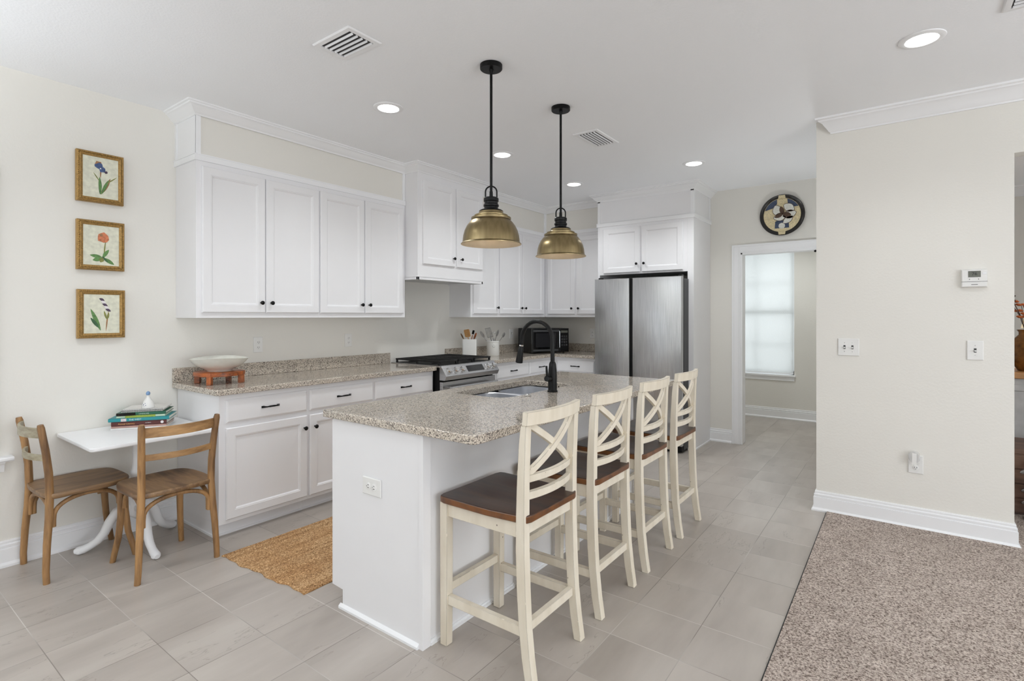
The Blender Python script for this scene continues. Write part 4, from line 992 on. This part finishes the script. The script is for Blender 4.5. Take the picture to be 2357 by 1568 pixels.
B().box(-.028, -.0275, .006, .030, -.026, .044).build('lcd_screen', M['screen'], t, bevel=.0004)
textmesh('digits', '76', .026, M['slot'], t, (-.012, -.0285, .026))
B().box(.038, -.028, .022, .055, -.026, .034).build('button', M['trim'], t, bevel=.0005)
B().box(-.061, -.0268, -.022, .061, -.026, -.020).build('seam', M['darkgrey'], t)
B().box(-.014, -.0268, -.040, .016, -.026, -.037).build('vent_slot', M['darkgrey'], t)
for xx in (-.022, .020): B().ball((xx, -.0265, -.006), .0025, 8, 4, (1, .5, 1)).build('button', M['darkgrey'], t)

# ================================================================== PICTURES
def leafpoly(x, z, L_, W_, ang, bend=0.0, n=9):
    pts = []; up_, dn = [], []
    for k in range(n+1):
        q = k/n; cx = L_*q; off = bend*q*q; wv = W_*math.sin(PI*min(1, q*.97+.03))**.8
        up_.append((cx, off+wv)); dn.append((cx, off-wv))
    pts = up_+dn[::-1]; ca, sa = math.cos(ang), math.sin(ang)
    return [(x+a*ca-b_*sa, z+a*sa+b_*ca) for a, b_ in pts]
def picture(label, y0, y1, z0, z1, art):
    cy, cz = (y0+y1)/2, (z0+z1)/2; t = thing('framed_picture', label, 'picture', (XW+.0008, cy, cz), PI/2, 'gold framed flower pictures')
    a, c = (y1-y0)/2, (z1-z0)/2
    B().box(-a, -.026, -c, a, 0, c).build('frame_side', M['goldside'], t, bevel=.001)
    o = [(-a, -c), (a, -c), (a, c), (-a, c)]
    def sc(k): return [(math.copysign(abs(x)-k, x), math.copysign(abs(zz)-k, zz)) for x, zz in o]
    B().loft([[(x, y, zz) for x, zz in sc(k)] for k, y in ((0, -.0262), (.001, -.030), (.006, -.036), (.012, -.034), (.018, -.037), (.024, -.033), (.029, -.031), (.031, -.0262))], cap0=False, cap1=False).build('frame_moulding', M['gold'], t, angle=20)
    b = B()
    for sgn in (-1, 1):
        n = 22
        for k in range(n):
            q = (k+.5)/n*2-1
            b.ball((q*(a-.006), -.036, sgn*(c-.009)), .0052, 6, 4, (1.1, .6, .8)); b.ball((sgn*(a-.009), -.036, q*(c-.006)), .0052, 6, 4, (.8, .6, 1.1))
    b.build('carved_beading', M['gold'], t)
    B().box(-a+.029, -.0285, -c+.029, a-.029, -.0262, c-.029).build('canvas', M['parchment'], t)
    y = -.0286
    for i, (m, poly) in enumerate(art):
        B().prism(poly, y-.0004-.00025*i, y+.0001, axis='Y').build('painted_flower' if m not in ('p_green', 'p_darkgreen', 'p_olive') else 'painted_leaf', M[m], t, smooth=False)
    return t
def blob(x, z, r, n=9, j=.35, seed=1):
    rnd = random.Random(seed); return [(x+r*(1+j*(rnd.random()-.5))*math.cos(2*PI*k/n), z+r*(1+j*(rnd.random()-.5))*math.sin(2*PI*k/n)) for k in range(n)]
D = math.radians
iris = [('p_tan', leafpoly(.0, -.100, .115, .010, D(62), .006)), ('p_darkgreen', leafpoly(-.004, -.100, .10, .008, D(88), .004)), ('p_green', leafpoly(.000, -.100, .105, .007, D(96), -.004)), ('p_green', leafpoly(.004, -.098, .10, .008, D(72), -.006)),
        ('p_olive', leafpoly(.026, -.03, .075, .003, D(38), .004)), ('p_olive', leafpoly(-.008, -.02, .055, .0025, D(120), .002)), ('p_tan', leafpoly(-.002, .0, .06, .003, D(88))), ('p_tan', blob(-.012, .082, .020, 8, .6, 3)),
        ('p_blue', blob(-.010, .070, .018, 9, .6, 5)), ('p_blue', blob(.006, .052, .018, 9, .6, 7)), ('p_purple', blob(.026, .038, .008, 8, .4, 9)), ('petal_white', blob(-.002, .056, .004, 7, .5, 2))]
orange = [('p_olive', leafpoly(.012, -.072, .11, .0032, D(86), -.002)), ('p_green', leafpoly(.006, -.076, .065, .011, D(160), .008)), ('p_green', leafpoly(.008, -.076, .068, .011, D(-28), -.006)), ('p_green', leafpoly(.008, -.074, .06, .010, D(68), -.008)),
          ('p_green', leafpoly(.004, -.078, .05, .012, D(196), .0)), ('p_darkgreen', leafpoly(.004, -.066, .045, .006, D(-50), .0)), ('p_olive', leafpoly(.006, -.074, .03, .012, D(-110), .0)), ('p_orange', blob(.008, .050, .030, 13, .35, 4))]
for k in range(9): orange.append(('p_tan' if k % 2 else 'p_orange', blob(.008+.019*math.cos(k*2.1), .050+.017*math.sin(k*2.1), .008, 7, .5, 20+k)))
zebra = [('p_green', leafpoly(-.008, -.100, .14, .011, D(108), .006)), ('p_darkgreen', leafpoly(-.016, -.085, .075, .009, D(122), .002)), ('p_tan', leafpoly(.020, -.105, .125, .0035, D(86), -.004)), ('p_olive', leafpoly(.024, -.035, .045, .006, D(70), .006)), ('p_olive', leafpoly(.022, -.03, .05, .005, D(104), .0))]
for k in range(5): zebra += [('p_purple' if k % 2 == 0 else 'petal_white', leafpoly(-.014+.008*k, .094-.016*k, .030, .0075, D(-22), -.004))]
picture('top gold-framed picture, a blue iris painted on cream', .977, 1.214, 2.066, 2.372, iris)
picture('middle gold-framed picture, an orange round flower with green leaves', .979, 1.218, 1.655, 1.956, orange)
picture('bottom gold-framed picture, a black and white striped bloom', .982, 1.221, 1.240, 1.536, zebra)

# ================================================================== WALL PLATE
t = thing('decorative_wall_plate', 'round black-rimmed relief plate on the wall above the doorway', 'wall plate', (-.985, YB-.001, 2.408))
R_ = .205
B().lathe([(.001, 0), (.12, 0), (.195, .024), (.206, .030), (.209, .034), (.205, .038), (.176, .034), (.172, .031), (.001, .031)], seg=64).build('rim', M['ebony'], t, rot=(PI/2, 0, 0), angle=30)
B().lathe([(.172, .030), (.172, .034), (.170, .035), (.001, .035)], seg=48).build('relief_ground', M['shell'], t, rot=(PI/2, 0, 0))
def cl(p): # clip to inner radius
    r = math.hypot(*p); return p if r < .170 else (p[0]*.170/r, p[1]*.170/r)
def patch(name, poly, mat, th=.003, y=-.035): B().prism([cl(p) for p in poly], y-th, y+.001, axis='Y').build(name, mat, t, bevel=.0008)
def arc(r, a0, a1, n=10): return [(r*math.cos(D(a0+(a1-a0)*k/n)), r*math.sin(D(a0+(a1-a0)*k/n))) for k in range(n+1)]
patch('blue_segment', [(-.045, .165), (-.045, .115), (-.085, .075), (-.155, .055)]+arc(.168, 160, 106), M['navy_relief'])
patch('blue_segment', [(.050, .160), (.055, .105), (.085, .070), (.150, .075)]+arc(.168, 27, 72), M['navy_relief'])
for poly in ([(.10, .06), (.165, .06), (.165, -.01), (.11, -.01)], [(.08, -.02), (.162, -.02), (.13, -.11), (.08, -.10)], [(-.16, .045), (-.09, .045), (-.09, -.03), (-.168, -.03)], [(-.165, -.04), (-.09, -.04), (-.085, -.09), (-.14, -.09)], [(-.13, -.10), (-.085, -.10), (-.07, -.15), (-.10, -.14)], [(-.04, .16), (.045, .16), (.045, .12), (-.04, .12)]):
    patch('cream_tile', poly, M['shell'], .002)
patch('dark_window', [(-.062, -.07), (-.05, -.058), (.05, -.058), (.062, -.07), (.066, -.135), (-.066, -.135)], M['navy_relief'], .003)
patch('small_shell', blob(0, -.112, .030, 14, .05, 3), M['white_relief'], .007)
for (x, zz, L_, W_, an) in ((-.06, .10, .12, .045, -70), (.02, .10, .115, .040, -35), (-.075, -.03, .125, .040, 10), (.13, .015, .125, .042, 195), (.10, -.025, .11, .030, 215)):
    lp = leafpoly(x, zz, L_, W_, D(an)); patch('shell_relief', lp, M['white_relief'], .006)
    B().tube([(cl(p)[0], -.0405, cl(p)[1]) for p in lp+lp[:1]], .0022, 5).build('dark_outline', M['brown_relief'], t)
for (x, zz, L_, W_, an) in ((-.01, .085, .085, .022, -75), (-.065, -.022, .085, .020, 22), (.085, -.01, .085, .024, 165)):
    patch('shell_opening', leafpoly(x, zz, L_, W_, D(an)), M['brown_relief'], .009)
for s in (1, -1):
    B().prism([(-.034, s*.168), (.034, s*.168), (.030, s*.200), (-.030, s*.200)], -.0405, -.033, axis='Y').build('rim_tab', M['shell'], t, bevel=.001)

# ================================================================== RUG
def rug():
    x0, x1, y0, y1 = -3.125, -2.368, 0, 1.75; nx, ny = 252, 480; b = B(); vs = []; fs = []
    for j in range(ny+1):
        v = j/ny
        for i in range(nx+1):
            u = i/nx; x = x0+(x1-x0)*u; y = y0+(y1-y0)*v
            ysh = 1.432+.050*u+.006*math.sin(u*17)+.004*math.sin(u*41)
            row = (x-x0)/.0185; fr = row-math.floor(row); ph = math.floor(row)
            h = .0065+.0036*math.sin(PI*fr)**.6*(.55+.45*abs(math.sin(PI*(y/.0135+(fr-.5)*(1 if int(ph) % 2 else -1)*.9+ph*.37))))
            ed = min(u*(x1-x0), (1-u)*(x1-x0), v*(y1-y0), (1-v)*(y1-y0)); h *= min(1, .25+ed/.006)
            vs.append((x+(.0015*math.sin(y*40)), y+ysh*(1-0*v), h))
    for j in range(ny):
        for i in range(nx): a = j*(nx+1)+i; fs.append((a, a+1, a+nx+2, a+nx+1))
    b.add(vs, fs)
    k = len(b.v); ring = [i for i in range(nx+1)]+[j*(nx+1)+nx for j in range(1, ny+1)]+[ny*(nx+1)+i for i in range(nx-1, -1, -1)]+[j*(nx+1) for j in range(ny-1, 0, -1)]
    b.v += [(b.v[i][0], b.v[i][1], .0006) for i in ring]; n = len(ring)
    b.f += [(ring[i], k+i, k+(i+1) % n, ring[(i+1) % n]) for i in range(n)]; b.f.append(tuple(k+i for i in range(n)))
    return b.build('woven_rug', M['jute'], angle=80)
tag(rug(), 'tan braided jute runner on the tiles behind the island', 'rug')

# ================================================================== DINING ROOM GLIMPSE
t = thing('console_cabinet', 'whitewashed cabinet with a honey wood top, seen past the right end of the wall', 'cabinet', (0, 0, 0))
B().box(.56, 5.68, .012, 2.1, 6.10, .885).build('cabinet_body', M['whitewash'], t, bevel=.003)
B().box(.54, 5.65, .885, 2.12, 6.12, .935).build('cabinet_top', M['honey'], t, bevel=.006)
for k in range(3): B().front(.60+k*.5, 1.06+k*.5, .10, .84, 5.68, [(0, 0), (0, .01), (.004, .014), (.05, .014), (.055, .006)]).build('door', M['whitewash'], t, angle=20)
t = thing('wooden_chest', 'rustic brown plank chest low in front of the whitewashed cabinet', 'chest', (0, 0, 0))
B().box(.56, 4.98, .013, 1.5, 5.42, .43).build('chest_body', M['plank'], t, bevel=.004)
B().box(.55, 4.97, .43, 1.51, 5.43, .465).build('lid', M['plank'], t, bevel=.004)
for k in range(4): B().box(.562, 4.968, .03+k*.10, 1.498, 4.981, .12+k*.10).build('plank', M['plank'], t, bevel=.003)
rnd = random.Random(4)
balls = [(.645, 4.90, .36), (.66, 4.89, .27), (.635, 4.90, .185), (.655, 4.91, .10)]
t = thing('silver_garland_stand', 'cluster of silver glass leaves on a stem standing before the plank chest', 'decoration', (.72, 4.88, .012))
B().lathe([(.07, 0), (.07, .008), (.01, .014), (.006, .42)], seg=20).build('stem', M['silverglass'], t)
for k in range(14):
    a = rnd.random()*6.28; zz = .06+.027*k
    b = B().ball((0, 0, 0), 1, 12, 8).xf(Matrix.Translation((.05*math.cos(a), .05*math.sin(a), zz)) @ Matrix.Rotation(a, 4, 'Z') @ Matrix.Rotation(.5, 4, 'Y') @ Matrix.Diagonal((.042, .030, .016, 1))); b.build('glass_leaf', M['silverglass'], t, angle=60)
t = thing('vase', 'amber brown glazed vase on the honey wood cabinet top', 'vase', (.80, 5.84, .9355))
B().lathe([(.001, 0), (.05, 0), (.055, .01), (.085, .06), (.105, .13), (.10, .20), (.07, .26), (.045, .29), (.045, .31), (.058, .33), (.05, .33), (.038, .31), (.001, .30)], seg=36).build('vase_body', M['ambervase'], t)
t = thing('dried_flower_bunch', 'bunch of orange dried flowers and dark berries in the amber vase', 'dried flowers', (.80, 5.84, 1.25))
for k in range(16):
    a = k*2.4; r = .03+.075*rnd.random(); zz = .08+.20*rnd.random(); e = (r*math.cos(a), r*math.sin(a), zz)
    B().tube([(0, 0, -.02), (e[0]*.4, e[1]*.4, zz*.5), e], .002, 5).build('stalk', M['plank'], t)
    bb = B()
    if k % 4 == 0:
        for q in range(5): bb.ball((e[0]+.012*math.cos(q*1.9), e[1]+.012*math.sin(q*1.9), e[2]+.012*q), .006, 6, 4)
        bb.build('berries', M['brown_relief'], t)
    else:
        for q in range(6): bb.ball((e[0]+.020*math.cos(q*1.05), e[1]+.020*math.sin(q*1.05), e[2]+.006*(q % 2)), .017, 7, 5, (1, 1, .5))
        bb.build('flower_head', M['drywood'], t)
t = thing('table_lamp', 'small lamp with a cream shade behind the amber vase', 'lamp', (.90, 6.0, .9355))
B().lathe([(.001, 0), (.06, 0), (.055, .015), (.015, .03), (.02, .12), (.012, .3), (.01, .36)], seg=24).build('base', M['ambervase'], t)
m = NT('lit_cream_lampshade'); m.b.inputs['Base Color'].default_value = lin((236, 214, 176)); m.b.inputs['Emission Color'].default_value = (1, .78, .5, 1); m.b.inputs['Emission Strength'].default_value = .8
B().lathe([(.11, .34), (.075, .50)], seg=32, cap0=False, cap1=False).build('lamp_shade', m.m, t)
d = bpy.data.lights.new('lamp_glow', 'POINT'); d.energy = 4; d.color = (1, .72, .42); d.shadow_soft_size = .04
l = bpy.data.objects.new('lamp_glow', d); COL.objects.link(l); l.parent = t; l.location = (0, 0, .40)

# roller shade over the passage window
t = thing('roller_shade', 'white fabric roller shade glowing over the window beyond the doorway', 'window shade', (0, YF+.035, 0))
B().box(PX0+.01, 0, PZ0+.025, PX1-.012, .0012, PZ1-.03).build('fabric', M['shade'], t)
B().box(PX0+.01, -.006, PZ0+.012, PX1-.012, .007, PZ0+.03).build('hem_bar', M['trim'], t, bevel=.002)
B().tube([(PX0+.01, .0, PZ1-.03), (PX1-.012, 0, PZ1-.03)], .02, 14).build('roller', M['trim'], t)
o = B().ball((-.690, YB-.008, 2.02), .012, 12, 8, (1, .8, 1)).build('door_latch', M['black']); tag(o, 'small black latch at the top of the doorway by the beige wall edge', 'latch')
# added uplighters, all out of view, to brighten the ceiling; modelled as lamps
t = thing('fill_uplighter', 'added unseen uplighter brightening the ceiling, behind the camera on the carpet', 'lamp', (1.6, -1.2, .0125))
B().lathe([(.14, 0), (.14, .015), (.02, .03), (.012, .05), (.012, 1.70), (.03, 1.72)], seg=28).build('pole', M['black'], t)
B().lathe([(.02, 1.70), (.10, 1.73), (.19, 1.80), (.20, 1.81), (.185, 1.80), (.09, 1.745), (.001, 1.73)], seg=40, cap0=False).build('lamp_shade', M['plastic'], t)
d = bpy.data.lights.new('uplight', 'SPOT'); d.energy = 480; d.spot_size = math.radians(165); d.spot_blend = .6; d.shadow_soft_size = .12; d.color = (.93, .97, 1)
l = bpy.data.objects.new('uplight', d); COL.objects.link(l); l.parent = t; l.location = (0, 0, 1.84); l.rotation_euler = (PI, 0, 0)
dup(t, (3.2, 2.9, .0125), 0, 'added unseen uplighter brightening the ceiling, near the beige wall'); dup(t, (-2.9, -1.5, .0005), 0, 'added unseen uplighter brightening the ceiling, on the tiles behind the camera')
# added fill light behind the beige wall, unseen, lifting the far kitchen ceiling
t = thing('fill_sconce', 'added unseen fill light for the far ceiling, on the hall side of the beige wall', 'lamp', (-.489, 5.2, 1.30))
B().lathe([(.02, -.05), (.05, 0), (.055, .08), (.05, .08), (.001, .02)], seg=24, sx=.8).build('fill_sconce_bowl', M['plastic'], t, loc=(-.05, 0, 0))
d = bpy.data.lights.new('fill_sconce_light', 'SPOT'); d.energy = 26; d.spot_size = math.radians(165); d.spot_blend = .8; d.shadow_soft_size = .05; d.color = (.93, .97, 1)
l = bpy.data.objects.new('fill_sconce_light', d); COL.objects.link(l); l.parent = t; l.location = (-.05, 0, .10); l.rotation_euler = (PI, 0, 0)
